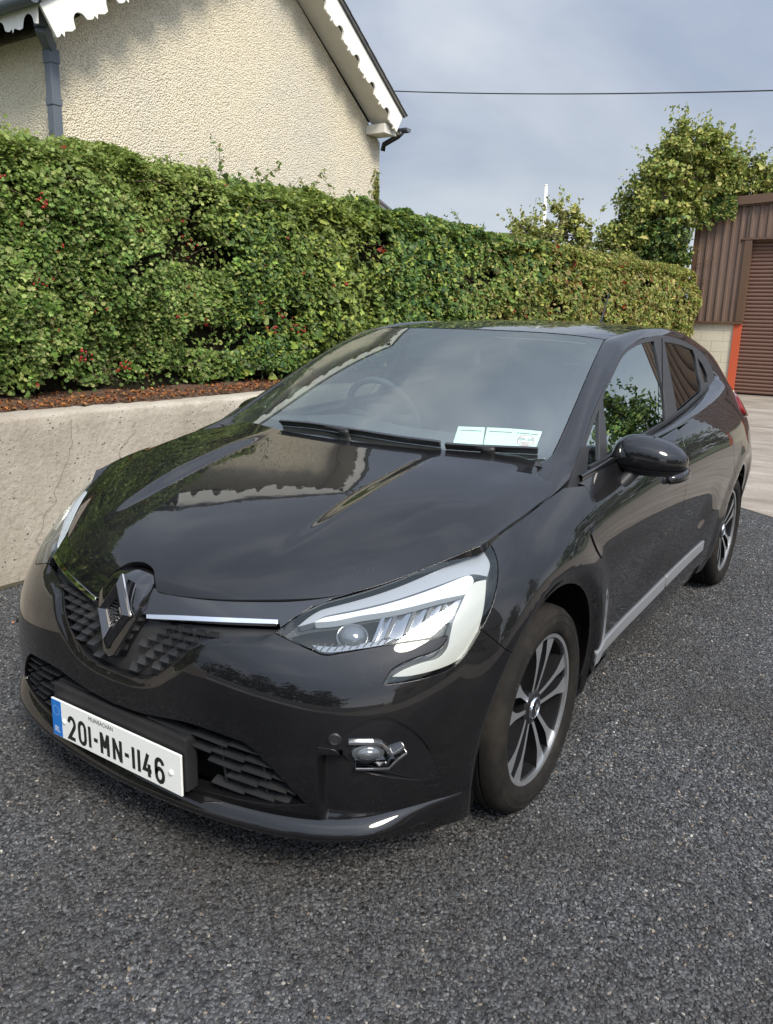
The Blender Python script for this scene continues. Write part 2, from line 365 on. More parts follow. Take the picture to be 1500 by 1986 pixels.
OUT = {
 'LAMP': [(0.0842,0.8783,1),(0.0922,0.9228,0),(0.1042,0.9551,0),(0.1199,0.9707,0),(0.1789,0.9859,0),(0.2371,0.9986,0),(0.3066,0.998,1),(0.3135,0.9748,0),(0.3172,0.9402,0),(0.3147,0.8885,0),(0.3056,0.819,0),(0.2926,0.7626,0),(0.2781,0.7019,0),(0.2592,0.671,0),(0.221,0.6657,0),(0.191,0.6666,1),(0.1987,0.7229,0),(0.2171,0.7465,0),(0.2409,0.7549,0),(0.2501,0.7691,0),(0.2548,0.7925,1),(0.2134,0.8055,0),(0.1785,0.8081,0),(0.1477,0.7986,0),(0.1328,0.7929,0),(0.1207,0.81,0)],
 'BUMPER': [(0.2967,0.7735,1),(0.2926,0.7626,0),(0.2781,0.7019,0),(0.2592,0.671,0),(0.221,0.6657,0),(0.191,0.6666,1),(0.1987,0.7229,0),(0.2171,0.7465,0),(0.2409,0.7549,0),(0.2501,0.7691,0),(0.2548,0.7925,1),(0.2134,0.8055,0),(0.1785,0.8081,0),(0.1477,0.7986,0),(0.1328,0.7929,0),(0.1207,0.81,0),(0.0844,0.8765,1),(0.0727,0.8727,0),(0.0566,0.8619,0),(0.0428,0.8352,0),(0.0374,0.797,0),(0.0299,0.6953,0),(0.0201,0.594,0),(0.014,0.5526,0),(0.0077,0.5335,0)],
 'INTAKE': [(0.0127,0.3819,0),(0.0389,0.4159,0),(0.076,0.3982,1),(0.0888,0.3492,0),(0.1047,0.2688,0),(0.1211,0.1864,0),(0.124,0.1702,1),(0.0907,0.1414,0),(0.0576,0.126,0),(0.0327,0.1106,0),(0.0126,0.0797,0)],
 'STRIP_TOP': [(0.0117,0.8872,0),(0.0233,0.9075,0),(0.0378,0.9192,0),(0.0577,0.9237,0),(0.0821,0.9203,0)],
 'STRIP_BOT': [(0.0123,0.868,0),(0.0242,0.888,0),(0.039,0.9015,0),(0.0592,0.9074,0),(0.0838,0.9068,0)],
 'FOG': [(0.136,0.4202,1),(0.1517,0.4494,0),(0.1651,0.4887,0),(0.1823,0.5246,0),(0.2003,0.5274,0),(0.2227,0.4733,0),(0.241,0.3913,0),(0.2554,0.283,0),(0.2634,0.2029,1),(0.2474,0.2135,0),(0.2226,0.2398,0),(0.1946,0.2701,0),(0.1833,0.285,0),(0.1717,0.3136,0),(0.1608,0.3643,0),(0.1521,0.4086,0)],
 'FACET': [(0.136,0.4159,1),(0.1491,0.2506,0),(0.1516,0.1628,1),(0.1936,0.1602,0),(0.2497,0.1535,0),(0.2658,0.1621,1)],
 'DOORFRONT': [(0.4777,0.9817,0),(0.48,0.9463,0),(0.4792,0.909,0),(0.4779,0.8261,0),(0.4773,0.7241,0),(0.4756,0.6103,0),(0.492,0.339,0),(0.4902,0.2101,0),(0.4911,0.1233,0)],
 'FENDERTOP': [(0.437,1.0,0),(0.4118,1.0,0),(0.3836,1.0,0),(0.3489,1.0,0),(0.3099,1.0,0)],
 'SEAM': [(0.2967,0.7735,0),(0.3126,0.7235,0),(0.326,0.6693,0)],
 'DOORREAR': [(0.6253,0.986,0),(0.6248,0.9642,0),(0.6228,0.9329,0),(0.6165,0.8781,0),(0.6181,0.729,0)],
 'TRIMTOP': [(0.491,0.1957,0),(0.5315,0.2039,0),(0.5733,0.2064,0),(0.6346,0.226,0),(0.6992,0.2487,0)],
 'TRIMBOT': [(0.4904,0.1331,0),(0.5359,0.1403,0),(0.5775,0.1458,0),(0.6395,0.1628,0),(0.7012,0.1861,0)],
 'DRLTOP': [(0.111,0.9161,1),(0.1197,0.9288,0),(0.151,0.9342,0),(0.1845,0.9377,0),(0.2309,0.943,0),(0.264,0.9461,0),(0.2753,0.9414,0),(0.2803,0.9284,1),(0.2788,0.9119,0),(0.2689,0.8995,1),(0.2337,0.9105,0),(0.1869,0.9142,0),(0.1527,0.9195,0),(0.1293,0.915,0)],
 'DRLLIMB': [(0.2703,0.8985,1),(0.2814,0.9189,0),(0.2998,0.914,1),(0.2993,0.835,0),(0.2944,0.7658,0),(0.2847,0.722,0),(0.2741,0.6932,0),(0.2545,0.6834,0),(0.2202,0.6838,0),(0.1996,0.6922,1),(0.2108,0.7125,0),(0.2294,0.7236,0),(0.2484,0.7241,0),(0.2573,0.7494,0),(0.2587,0.7893,0),(0.2605,0.8377,0)],
 'DARKIN': [(0.0937,0.8874,1),(0.1084,0.9024,0),(0.1351,0.9053,0),(0.1713,0.9069,0),(0.1761,0.8403,1),(0.1557,0.8363,0),(0.133,0.8316,0),(0.1174,0.8348,0)],
 'COMB': [(0.1163,0.8423,1),(0.1376,0.8303,0),(0.1607,0.8326,0),(0.1943,0.8339,1),(0.1814,0.8167,0),(0.1574,0.8133,0),(0.1347,0.8093,0),(0.1243,0.8189,0)],
 'CELL0': [(0.1771,0.9036,1),(0.1848,0.9033,1),(0.1826,0.8339,1),(0.1743,0.8315,1)],
 'CELL1': [(0.1896,0.9019,1),(0.2052,0.9004,1),(0.2019,0.8372,1),(0.1859,0.8369,1)],
 'CELL2': [(0.2102,0.8998,1),(0.2227,0.8997,1),(0.2188,0.8372,1),(0.2056,0.8381,1)],
 'CELL3': [(0.2289,0.897,1),(0.241,0.8967,1),(0.2362,0.8356,1),(0.2233,0.8371,1)],
 'CELL4': [(0.2469,0.894,1),(0.2693,0.8928,1),(0.2625,0.8361,1),(0.2402,0.837,1)],
 'NOTCH': [(0.0,0.1647,0),(0.0013,0.1621,0),(0.0133,0.1483,0),(0.0243,0.1239,0),(0.037,0.0618,0),(0.045,0.0083,0),(0.0607,0.0,0)],
 'RIGHTEDGE': [(0.997,0.8505,1),(0.9245,0.9605,0),(0.862,0.9939,0),(0.7737,0.9943,1)],
 'DISC0': [(0.3677,0.1935,1),(0.5198,0.2082,1),(0.5751,0.0942,1),(0.4065,0.0861,1)],
 'DISC1': [(0.5318,0.2099,1),(0.876,0.2449,1),(0.8893,0.1296,1),(0.5809,0.095,1)],
 'DISCC': [(0.8096,0.1624,0)],
 'SENSOR': [(-0.1595,0.9548,1),(0.1389,0.929,1),(0.0565,0.7024,0),(0.0289,0.6732,0),(-0.0419,0.6777,0),(-0.0705,0.6947,0),(-0.0946,0.7665,0)],
 'WIPER0': [(-0.3742,0.0417,0),(-0.1857,0.0527,0),(-0.0051,0.05,0),(0.1468,0.0356,0),(0.3693,0.0297,0)],
 'WIPER1': [(0.401,0.0234,0),(0.566,0.0285,0),(0.7739,0.043,0),(0.9233,0.0605,0)],
 'WSGLASS': [(0.9378,0.9213,0),(0.9224,0.201,0)],
 'QL': [(0.6626,1.1203,1),(0.5523,0.9584,1),(0.3958,0.9485,1),(0.4647,1.0188,0)],
 'FGLASS': [(0.7337,1.1516,0),(0.8707,1.2152,0),(1.0592,1.2885,0),(1.2205,1.3202,0),(1.3574,1.3343,0),(1.5253,1.3406,1),(1.5083,1.2167,0),(1.4641,1.0911,0),(1.4108,1.0002,1),(0.973,0.9733,0),(0.6239,0.9508,1),(0.6831,1.0423,0)],
 'RGLASS': [(1.6942,1.3363,1),(1.9821,1.3184,0),(2.2171,1.2898,1),(2.2386,1.2466,0),(2.2138,1.1622,0),(2.1941,1.0931,0),(2.0259,1.06,0),(1.8354,1.0387,0),(1.6242,1.0198,1),(1.6376,1.0785,0),(1.6653,1.188,0)],
 'QGLASS': [(2.2783,1.2505,1),(2.3577,1.2148,0),(2.4038,1.1585,0),(2.3934,1.1278,1),(2.3065,1.1272,1),(2.2864,1.1944,0)],
 'SAIL': [(0.4239,1.0267,1),(0.4691,1.0183,1),(0.401,0.9494,1),(0.4705,0.9413,1),(0.3928,0.9,1),(0.2166,0.9224,1),(0.2783,0.9512,1)],
 'FOGTOP': [(0.164,0.4332,0),(0.1756,0.4282,0),(0.188,0.4234,0),(0.1973,0.4119,0),(0.2023,0.389,0),(0.2078,0.3629,0),(0.2141,0.3737,0),(0.2209,0.3882,0)],
 'FOGLOW': [(0.1717,0.3202,0),(0.1892,0.3129,0),(0.2048,0.3052,0),(0.2094,0.3217,0),(0.2151,0.3394,0),(0.2241,0.3585,0)],
 'FOGC': [(0.1841,0.3749,0)],
 'UPBEZ': [(0.097,0.9108,1),(0.1054,0.9476,0),(0.1211,0.9635,0),(0.1799,0.9783,0),(0.2378,0.9906,0),(0.2991,0.9903,1),(0.3094,0.9541,0),(0.3046,0.9235,1),(0.275,0.95,0),(0.23,0.953,0),(0.1833,0.9485,0),(0.1495,0.9458,0),(0.1182,0.9395,0),(0.1093,0.9227,1)],
}
# ------------------------------------------------------------ trimmed panels cut out of the smooth sheets
def smooth_poly(pts, n=5):
    """closed polygon (u, v, corner): rounds the runs between corners with Catmull-Rom"""
    k = len(pts); out = []
    P = [np.array(p[:2], float) for p in pts]; c = [p[2] if len(p) > 2 else 1 for p in pts]
    for i in range(k):
        a, b = P[i], P[(i+1) % k]
        a0 = P[i-1] if not c[i] else a; b1 = P[(i+2) % k] if not c[(i+1) % k] else b
        if c[i] and c[(i+1) % k]: out.append(a); continue
        for j in range(n):
            t = j/n
            m0 = (b - a0)/2; m1 = (b1 - a)/2
            out.append((2*t**3-3*t**2+1)*a + (t**3-2*t**2+t)*m0 + (-2*t**3+3*t**2)*b + (t**3-t**2)*m1)
    return np.array(out)
def densify(poly, sc, h):
    out = []; k = len(poly)
    for i in range(k):
        a, b = poly[i], poly[(i+1) % k]; L = np.linalg.norm((b - a)*sc)
        m = max(1, int(round(L/h)))
        out += [a + (b - a)*j/m for j in range(m)]
    out = np.array(out); keep = np.ones(len(out), bool)
    d = np.linalg.norm((out - np.roll(out, 1, 0))*sc, axis=1); keep[d < h*.12] = False
    return out[keep]
def inside(q, poly):
    x, y = q[:, 0], q[:, 1]; r = np.zeros(len(q), bool); j = len(poly) - 1
    for i in range(len(poly)):
        xi, yi = poly[i]; xj, yj = poly[j]
        m = ((yi > y) != (yj > y)); r ^= m & (x < (xj - xi)*(y - yi)/((yj - yi) or 1e-12) + xi); j = i
    return r
def seg_dist(q, poly):
    d = np.full(len(q), 1e9)
    for i in range(len(poly)):
        a, b = poly[i], poly[(i+1) % len(poly)]; ab = b - a; t = np.clip(((q - a) @ ab)/(ab @ ab + 1e-12), 0, 1)
        d = np.minimum(d, np.linalg.norm(q - a - t[:, None]*ab, axis=1))
    return d
def panel_geo(surf, poly, holes=(), off=0., rim=.012, h=.018, sc=(5.6, .85), gap=.0018, sym=False, offf=None, renormal=False):
    sc = np.array(sc, float)
    loops = [densify(np.asarray(poly, float), sc, h)] + [densify(np.asarray(x, float), sc, h) for x in holes]
    # outer loop counter-clockwise, holes clockwise (in u, v)
    def area(l): return .5*np.sum(l[:, 0]*np.roll(l[:, 1], -1) - np.roll(l[:, 0], -1)*l[:, 1])
    for i, l in enumerate(loops):
        if (area(l) > 0) != (i == 0): loops[i] = l[::-1]
    S = [l*sc for l in loops]
    lo, hi = S[0].min(0), S[0].max(0)
    gx_, gy_ = np.meshgrid(np.arange(lo[0] + h/2, hi[0], h), np.arange(lo[1] + h/2, hi[1], h*.9), indexing='ij')
    gx_ = gx_ + (np.arange(gx_.shape[1]) % 2)*h/2
    g = np.stack([gx_.ravel(), gy_.ravel()], -1)
    m = inside(g, S[0])
    for l in S[1:]: m &= ~inside(g, l)
    g = g[m]
    for l in S:
        if len(g): g = g[seg_dist(g, l) > h*.45]
    allp = np.concatenate(S + [g]); edges = []; k = 0; ids = []
    for l in S:
        n = len(l); ids.append(np.arange(k, k+n)); edges += [(k+i, k+(i+1) % n) for i in range(n)]; k += n
    rv, _, rf, ov, _, _ = mgeo.delaunay_2d_cdt([Vector(p) for p in allp], edges, [], 0, 1e-7, True)
    uvs = np.array([(v[0], v[1]) for v in rv]); T = np.array([f for f in rf if len(f) == 3])
    cen = uvs[T].mean(1); ok = inside(cen, S[0])
    for l in S[1:]: ok &= ~inside(cen, l)
    T = T[ok]
    mapi = {}
    for new, lst in enumerate(ov):
        for o_ in lst: mapi[o_] = new
    uv = uvs/sc
    P = surf.P(uv); Nn = surf.N(uv)
    if surf.N(uv[:1]) is not None and getattr(surf, 'flip', False): Nn = -Nn
    # make sure triangles wind with the normals
    a, b, c = P[T[:, 0]], P[T[:, 1]], P[T[:, 2]]
    fl = (np.cross(b - a, c - a)*Nn[T[:, 0]]).sum(1) < 0
    T[fl] = T[fl][:, ::-1]
    o = np.full(len(P), off) if offf is None else offf(P, uv)
    base = P.copy(); P = P + Nn*o[:, None]
    if renormal:      # normals that follow the pressed-in detail
        e = 2e-4; du = np.array([e/sc[0]*10, 0]); dv = np.array([0, e/sc[1]*10])
        def at(q): p_ = surf.P(q); return p_ + surf.N(q)*offf(p_, q)[:, None]
        a_ = at(uv + du) - at(np.maximum(uv - du, 0)); b_ = at(np.minimum(uv + dv, 1)) - at(np.maximum(uv - dv, 0)); n2 = np.cross(a_, b_)
        n2 /= np.linalg.norm(n2, axis=1, keepdims=True) + 1e-12; ok2 = (n2*Nn).sum(1) > .3; Nn = np.where(ok2[:, None], n2, Nn)
    V = P.copy(); NN = Nn.copy(); F = [tuple(t) for t in T]
    if rim:
        for li in ids:
            idx = [mapi[i] for i in li if i in mapi]; n = len(idx); q = P[idx]; nn = Nn[idx]
            tg = np.roll(q, -1, 0) - np.roll(q, 1, 0); tg /= np.linalg.norm(tg, axis=1, keepdims=True) + 1e-12
            ou = np.cross(tg, nn); ou /= np.linalg.norm(ou, axis=1, keepdims=True) + 1e-12
            # direction away from the panel: compare in the uv domain through the centroid of a near interior triangle
            su = uvs[idx]; tn = np.roll(su, -1, 0) - np.roll(su, 1, 0); on = np.stack([tn[:, 1], -tn[:, 0]], -1)
            e = 1e-4; uo = su + on/(np.linalg.norm(on, axis=1, keepdims=True) + 1e-12)*e
            sg = np.sign(((surf.P(np.clip(uo/sc, -1, 9)) - surf.P(su/sc))*ou).sum(1)); sg[sg == 0] = 1
            ou *= np.sign(np.sum(sg)) or 1
            onx = np.abs(base[idx][:, 0]) < 1e-4 if sym else np.zeros(n, bool)
            V[idx] = np.where(onx[:, None], V[idx], V[idx] - ou*gap)
            k0 = len(V)
            r1 = V[idx] + ou*.0012 - nn*.0014; r2 = r1 - nn*rim
            if sym: r1[onx, 0] = 0; r2[onx, 0] = 0
            V = np.concatenate([V, r1, r2]); NN = np.concatenate([NN, ou, ou])
            for i in range(n):
                j = (i+1) % n
                if onx[i] and onx[j]: continue
                for qd in ((idx[i], k0+i, k0+j, idx[j]), (k0+i, k0+n+i, k0+n+j, k0+j)):
                    pa, pb, pc = V[qd[0]], V[qd[1]], V[qd[2]]
                    nr = ou[i] + (nn[i] if qd[0] == idx[i] else 0)
                    F.append(qd if np.cross(pb - pa, pc - pa) @ nr > 0 else qd[::-1])
    return V, F, NN
def mirror_geo(G):
    V, F, N = G; return V*[-1, 1, 1], [tuple(f[::-1]) for f in F], N*[-1, 1, 1]
def join_sym(G):
    V, F, N = G; k = len(V); on = np.abs(V[:, 0]) < 1e-5
    V2, F2, N2 = mirror_geo(G); mp = np.where(on, np.arange(k), np.arange(k) + k)
    N = N.copy(); N[on, 0] = 0; N[on] /= np.linalg.norm(N[on], axis=1, keepdims=True) + 1e-12
    V = V.copy(); V[on, 0] = 0
    keep = ~on; newi = np.cumsum(keep) - 1 + k; mp = np.where(on, np.arange(k), newi)
    return np.concatenate([V, V2[keep]]), list(F) + [tuple(int(mp[i]) for i in f) for f in F2], np.concatenate([N, N2[keep]])
def put(name, G, m, parent): return mesh_obj(name, G[0], G[1], m, parent, True, G[2])
def put_both(name, G, m, parents, label=None):
    r = []
    for s, pa in zip((0, 1), parents if isinstance(parents, (list, tuple)) else (parents, parents)):
        o = put(name, mirror_geo(G) if s else G, m, pa); r.append(o)
        if label: o['label'] = label
    return r
_U, _V = np.meshgrid(np.linspace(.22, .90, 160), np.linspace(0, 1, 90), indexing='ij')
_BUV = np.stack([_U.ravel(), _V.ravel()], -1); _BP = BELT.P(_BUV)
def inv_yz(pts):
    """(y, z) seen from the side -> (u, v) on the body sheet"""
    out = []
    for y, z in pts:
        uv = _BUV[np.argmin((_BP[:, 1] - y)**2 + (_BP[:, 2] - z)**2)].copy()
        for _ in range(12):
            p = BELT.P(uv)[0][1:]; e = p - (y, z)
            if np.abs(e).max() < 1e-5: break
            J = np.zeros((2, 2))
            for i in range(2):
                hh = -1e-4 if uv[i] > .9995 else 1e-4
                q = uv.copy(); q[i] += hh; J[:, i] = (BELT.P(q)[0][1:] - p)/hh
            try: uv = np.clip(uv - np.clip(np.linalg.solve(J, e), -.05, .05), 0, 1)
            except np.linalg.LinAlgError: break
        out.append(uv)
    return np.array(out)
def circ(yc, zc, r, a0, a1, n=24):
    t = np.radians(np.linspace(a0, a1, n)); return inv_yz(np.stack([yc + r*np.cos(t), zc + r*np.sin(t)], -1))
def uvc(name): return [tuple(p) for p in OUT[name]]
def uvp(name): return smooth_poly(OUT[name])
def run(name, n=5):
    """an open run of points, smoothed"""
    p = OUT[name]; q = smooth_poly([(*p[0][:2], 1)] + [(x[0], x[1], 0) for x in p[1:-1]] + [(*p[-1][:2], 1)], n)
    return np.concatenate([q[:(len(p)-1)*n], [np.array(p[-1][:2])]])
# ------------------------------------------------------------ car materials
def paint_mat():
    m = mat('black_car_paint', (.0045, .0045, .0055), rough=.35, spec=.06, coat=1, coat_rough=.012); k = NB(m)
    k.b.inputs['Coat IOR'].default_value = 1.5
    v = k.obj()
    dust = k.g(k.noise(v, 2.3, 6, .65), .38, .85)
    speck = k.g(k.vor(v, 95), .14, .02)
    rare = k.g(k.noise(v, 5.5, 2), .52, .66)
    f = k.math('ADD', k.math('MULTIPLY', dust, .03), k.math('MULTIPLY', k.math('MULTIPLY', speck, rare), .16))
    k.set('Base Color', k.mix(f, (.0045, .0045, .0055), (.34, .31, .27)))
    k.set('Coat Roughness', k.math('ADD', k.math('MULTIPLY', dust, .03), .010))
    # faint orange-peel waviness of a real paint finish
    bm_ = k.bump(k.noise(v, 14, 2), .00035, .5); k.set('Coat Normal', bm_)
    return m
M_PAINT = paint_mat()
M_GLOSS = mat('gloss_black_trim', (.006, .006, .007), rough=.12, spec=.5, coat=1, coat_rough=.02)
def satin(name, c, r=.5, bump=.0003):
    m = mat(name, c, rough=r, spec=.4); k = NB(m); v = k.obj()
    k.set('Normal', k.bump(k.noise(v, 420, 3), bump, .6))
    d = k.g(k.noise(v, 6, 5), .45, .85); k.set('Base Color', k.mix(k.math('MULTIPLY', d, .10), c, (.22, .20, .17)))
    return m
M_PLASTIC = satin('black_textured_plastic', (.016, .016, .017), .48)
M_GRILLE = satin('grille_plastic', (.020, .021, .023), .38)
M_DARK = mat('dark_recess', (.004, .004, .004), rough=.9, spec=.1)
M_FRAME = mat('satin_black_window_frame', (.030, .031, .034), rough=.38, spec=.5)
M_RUBBER = mat('tyre_rubber', (.016, .0145, .013), rough=.8, spec=.14); _k = NB(M_RUBBER); _v = _k.obj(); _k.set('Normal', _k.bump(_k.noise(_v, 300, 3), .0008, .6)); _k.set('Base Color', _k.mix(_k.math('MULTIPLY', _k.g(_k.noise(_v, 9, 6, .7), .45, .75), .22), (.014, .013, .012), (.10, .082, .062)))
M_CHROME = mat('chrome', (.78, .78, .79), rough=.07, metal=1)
M_CHROME2 = mat('reflector_chrome', (.20, .205, .22), rough=.14, metal=1)
M_SILVER = mat('machined_alloy', (.42, .43, .44), rough=.34, metal=.75)
M_ALLOYB = mat('black_alloy', (.012, .012, .013), rough=.25, spec=.5)
M_SILL = mat('brushed_silver_trim', (.36, .37, .38), rough=.42, metal=.55)
M_DRL = mat('white_light_guide', (.40, .395, .35), rough=.28, spec=.5, coat=.5)
def sky_sheen_bar():
    m = mat('daytime_lamp_lit', (.50, .52, .54), rough=.25, spec=.5); b = m.node_tree.nodes['Principled BSDF']
    b.inputs['Emission Color'].default_value = (.85, .93, 1, 1); b.inputs['Emission Strength'].default_value = .08  # slight emission added for the sky mirrored in the unlit bar
    return m
M_DRLTOP = sky_sheen_bar()
M_LENSSHEEN = mat('grey_upper_bezel', (.26, .27, .29), rough=.3, spec=.5)  # pale grey painted in place of the sky reflected along the lens top
M_BEZEL = mat('headlamp_bezel', (.035, .037, .04), rough=.35, spec=.5)
M_RED = mat('red_tail_lens', (.30, .008, .008), rough=.1, spec=.6, coat=1)
def glass_mat(name, tint, ior=1.65, rough=0., film=0.):
    m = bpy.data.materials.new(name); m.use_nodes = True; t = m.node_tree; t.nodes.clear(); k = NB(m)
    bf = k.n('ShaderNodeNewGeometry').outputs['Backfacing']      # thin pane: the same from both faces
    fr = k.n('ShaderNodeFresnel', {'IOR': k.math('ADD', ior, k.math('MULTIPLY', bf, 1/ior - ior))}); tr = k.n('ShaderNodeBsdfTransparent', {'Color': (*tint, 1)})
    gl = k.n('ShaderNodeBsdfGlossy', {'Roughness': rough, 'Color': (.93, 1, .965, 1)})
    mx = k.n('ShaderNodeMixShader', {0: fr.outputs[0], 1: tr.outputs[0], 2: gl.outputs[0]})
    last = mx.outputs[0]
    if film:       # thin dusty film on the glass
        c = k.obj(); f = k.math('MULTIPLY', k.g(k.noise(c, 3.2, 5, .6), .2, .9), film)
        last = k.n('ShaderNodeMixShader', {0: f, 1: last, 2: k.n('ShaderNodeBsdfDiffuse', {'Color': (.62, .66, .66, 1)}).outputs[0]}).outputs[0]
    o = k.n('ShaderNodeOutputMaterial', {'Surface': last})
    return m
M_WS = glass_mat('windscreen_glass', (.88, 1.0, .94), 3.0, film=.05)
M_SIDEG = glass_mat('side_window_glass', (.40, .47, .44), 9.0)
M_PRIV = glass_mat('privacy_glass', (.05, .055, .055), 2.2)
M_LENS = glass_mat('headlamp_lens', (.95, .97, .98), 1.55)
M_CABIN = mat('dark_cabin_trim', (.045, .045, .048), rough=.75, spec=.2)
M_SEAT = mat('charcoal_seat_cloth', (.07, .07, .075), rough=.9, spec=.1)
M_PAPER = mat('pale_green_paper', (.70, .86, .76), rough=.6)
M_PAPERW = mat('white_paper_disc', (.82, .84, .80), rough=.6)
M_INK = mat('black_print', (.012, .012, .012), rough=.5)
M_REDINK = mat('red_print', (.5, .03, .03), rough=.5)
M_PLATEW = mat('white_number_plate', (.82, .83, .78), rough=.28, spec=.5, coat=.6)
M_BLUE = mat('blue_plate_band', (.012, .16, .52), rough=.3, spec=.5, coat=.5)
M_STAR = mat('pale_blue_print', (.30, .48, .72), rough=.4)
M_FOGL = mat('fog_lamp_glass', (.06, .065, .07), rough=.06, spec=.9, coat=1)
M_SHIFT = mat('mirror_glass', (.7, .72, .74), rough=.02, metal=1)
# ------------------------------------------------------------ the car
car = thing('car', 'glossy black five-door hatchback parked on dark chippings beside the concrete wall', 'car', (0, 1.2, 0))
H = .017

# --- front bumper
def arch_run(a0, a1, n=26, r=.372, yc=-.005, zc=.32): return circ(yc, zc, r, a0, a1, n)
seam = run('SEAM'); _sd = np.array([-.275, .585]); SEAM_IN = inv_yz([(-.268, .583)])[0]
a_seam = math.degrees(math.atan2(.583-.32, -.268+.005))
a_low = math.degrees(math.atan2(.172-.32, -math.sqrt(.372**2-.148**2))) % 360
border = smooth_poly([(*p[:2], p[2]) for p in OUT['BUMPER']] + [(0, .529, 1)])
_b = list(border)
bump_poly = [(0, 0), (.05, 0), (.1, 0), (.15, 0), (.2, 0), (.25, 0), (.29, .0)] + [tuple(p) for p in arch_run(a_low, a_seam)] \
    + [tuple(SEAM_IN)] + [tuple(p) for p in seam[::-1][:-1]] + [tuple(p) for p in _b]
# lower intake is open across the centre line
it = smooth_poly([(0, .375, 1)] + OUT['INTAKE'] + [(0, .055, 1)])
_nx = len(it)
bump_poly = bump_poly + [tuple(p) for p in it]
fog = uvp('FOG')
_top = np.array([p for p in _b if p[1] > .5 and p[0] < .0843])*[5.6, .85]
def facet_off(P, uv):
    d = np.zeros(len(P)); x = P[:, 0]; z = P[:, 2]
    # the facet under the fog lamp is set in at its inner edge and leans back
    lin = np.clip((.84 - x)/.235, 0, 1)
    d -= .046*sstep(.590, .612, x)*lin*sstep(.425, .40, z)*sstep(.232, .262, z)*(.35 + .65*np.clip((z - .24)/.16, 0, 1))
    # chamfer along the upper edge, under the grille, chrome strip and lamp
    q = uv*[5.6, .85]; dist = np.full(len(q), 9.)
    for i in range(len(_top) - 1):
        a_, b_ = _top[i], _top[i+1]; ab = b_ - a_
        if np.linalg.norm(ab) > .2: continue
        t = np.clip(((q - a_) @ ab)/(ab @ ab + 1e-12), 0, 1); dist = np.minimum(dist, np.linalg.norm(q - a_ - t[:, None]*ab, axis=1))
    c_ = np.clip(1 - dist/.042, 0, 1)*sstep(.088, .070, uv[:, 0]); d -= .012*c_*sstep(0, .5, c_)
    return d
G = panel_geo(BELT, bump_poly, [fog], h=.0105, rim=.03, sym=True, offf=facet_off, renormal=True)
bumper = put('front_bumper', join_sym(G), M_PAINT, car)

# --- fog lamp pockets
G = panel_geo(BELT, fog, h=.012, rim=0, offf=lambda P, uv: -.004 - .030*sstep(.60, .68, P[:, 0])*(1 - sstep(.72, .80, P[:, 0]))*(.35 + .65*sstep(.47, .40, P[:, 2])))
bez = put_both('fog_lamp_pocket', G, M_GLOSS, car)
def on_belt(y=None, uv=None): return BELT.P(uv)[0], BELT.N(uv)[0]
def frame_at(surf, uv):
    p = surf.P(uv)[0]; n = surf.N(uv)[0]; t = np.cross([0, 0, 1.], n); t /= np.linalg.norm(t); return p, n, t, np.cross(n, t)
pc, nc, tx, ux = frame_at(BELT, OUT['FOGC'][0][:2])
for s in (0, 1):
    pa = bez[s]
    g = Geo()   # lamp lens: short bulging barrel
    c = pc - nc*.012
    ring = []
    for r, d in ((.046, -.02), (.046, -.006), (.042, .000), (.036, -.004), (.030, .006), (.016, .011), (.0, .012)):
        ring.append((r, d))
    n = 28; V = []
    for r, d in ring:
        for j in range(n):
            t = 2*math.pi*j/n; V.append(c + tx*(r*math.cos(t)*.86) + ux*(r*math.sin(t)*.46) + nc*d)
    F = [(i*n+j, i*n+(j+1) % n, (i+1)*n+(j+1) % n, (i+1)*n+j) for i in range(len(ring)-1) for j in range(n)]
    g.add(V, F).obj('fog_lamp_lens', M_FOGL, pa, smooth=True, mirror=s == 1)
    # bent chrome trim: along the top with a downward kink, and a thinner one below
    for nm, ha, hb in (('FOGTOP', .013, .008), ('FOGLOW', .0085, .006)):
        q = np.array([p[:2] for p in OUT[nm]]); P, Nn = BELT.P(q), BELT.N(q); tg = np.gradient(P, axis=0); tg /= np.linalg.norm(tg, axis=1, keepdims=True); U = np.cross(Nn, tg); U /= np.linalg.norm(U, axis=1, keepdims=True)
        o_ = Geo().bar(P, Nn, U, -.030, -.004, ha, hb).obj('fog_lamp_trim', M_CHROME, pa, mirror=s == 1, bevel=.0012)
# parking sensor buttons
sp, sn, st, su = frame_at(BELT, (.1515, .455))
for s in (0, 1):
    g = Geo(); V = []; n = 20
    for r, d in ((.015, -.01), (.015, .004), (.012, .006), (.010, .003), (0, .003)):
        for j in range(n): t = 2*math.pi*j/n; V.append(sp + (st*math.cos(t) + su*math.sin(t))*r + sn*d)
    g.add(V, [(i*n+j, i*n+(j+1) % n, (i+1)*n+(j+1) % n, (i+1)*n+j) for i in range(4) for j in range(n)])
    g.obj('parking_sensor', M_PLASTIC, bumper, smooth=True, mirror=s == 1, angle=35)
# front lip: a glossy splitter that kicks forward under the intake
lipu = np.linspace(0, .285, 60); lipuv = np.stack([lipu, np.interp(lipu, [0, .15, .285], [.085, .105, .125])], -1)
LP, LN = BELT.P(lipuv), BELT.N(lipuv); LN[:, 2] = 0; LN /= np.linalg.norm(LN, axis=1, keepdims=True)
V = []; fade = (1 - sstep(.17, .27, lipu)*.97)
for p, nn, f in zip(LP, LN, fade):
    z0 = p[2]
    for o_, z in ((-.006, z0 + .004), (.004, z0 - .001), (.014, z0 - .010), (.024, z0 - .022), (.027, z0 - .031), (.024, z0 - .040), (.0, z0 - .050), (-.10, z0 - .058)): V.append(p*[1, 1, 0] + nn*(o_*(f if o_ > 0 else 1)) + [0, 0, z])
V = np.array(V); F = [(i*8+j, (i+1)*8+j, (i+1)*8+j+1, i*8+j+1) for i in range(59) for j in range(7)]
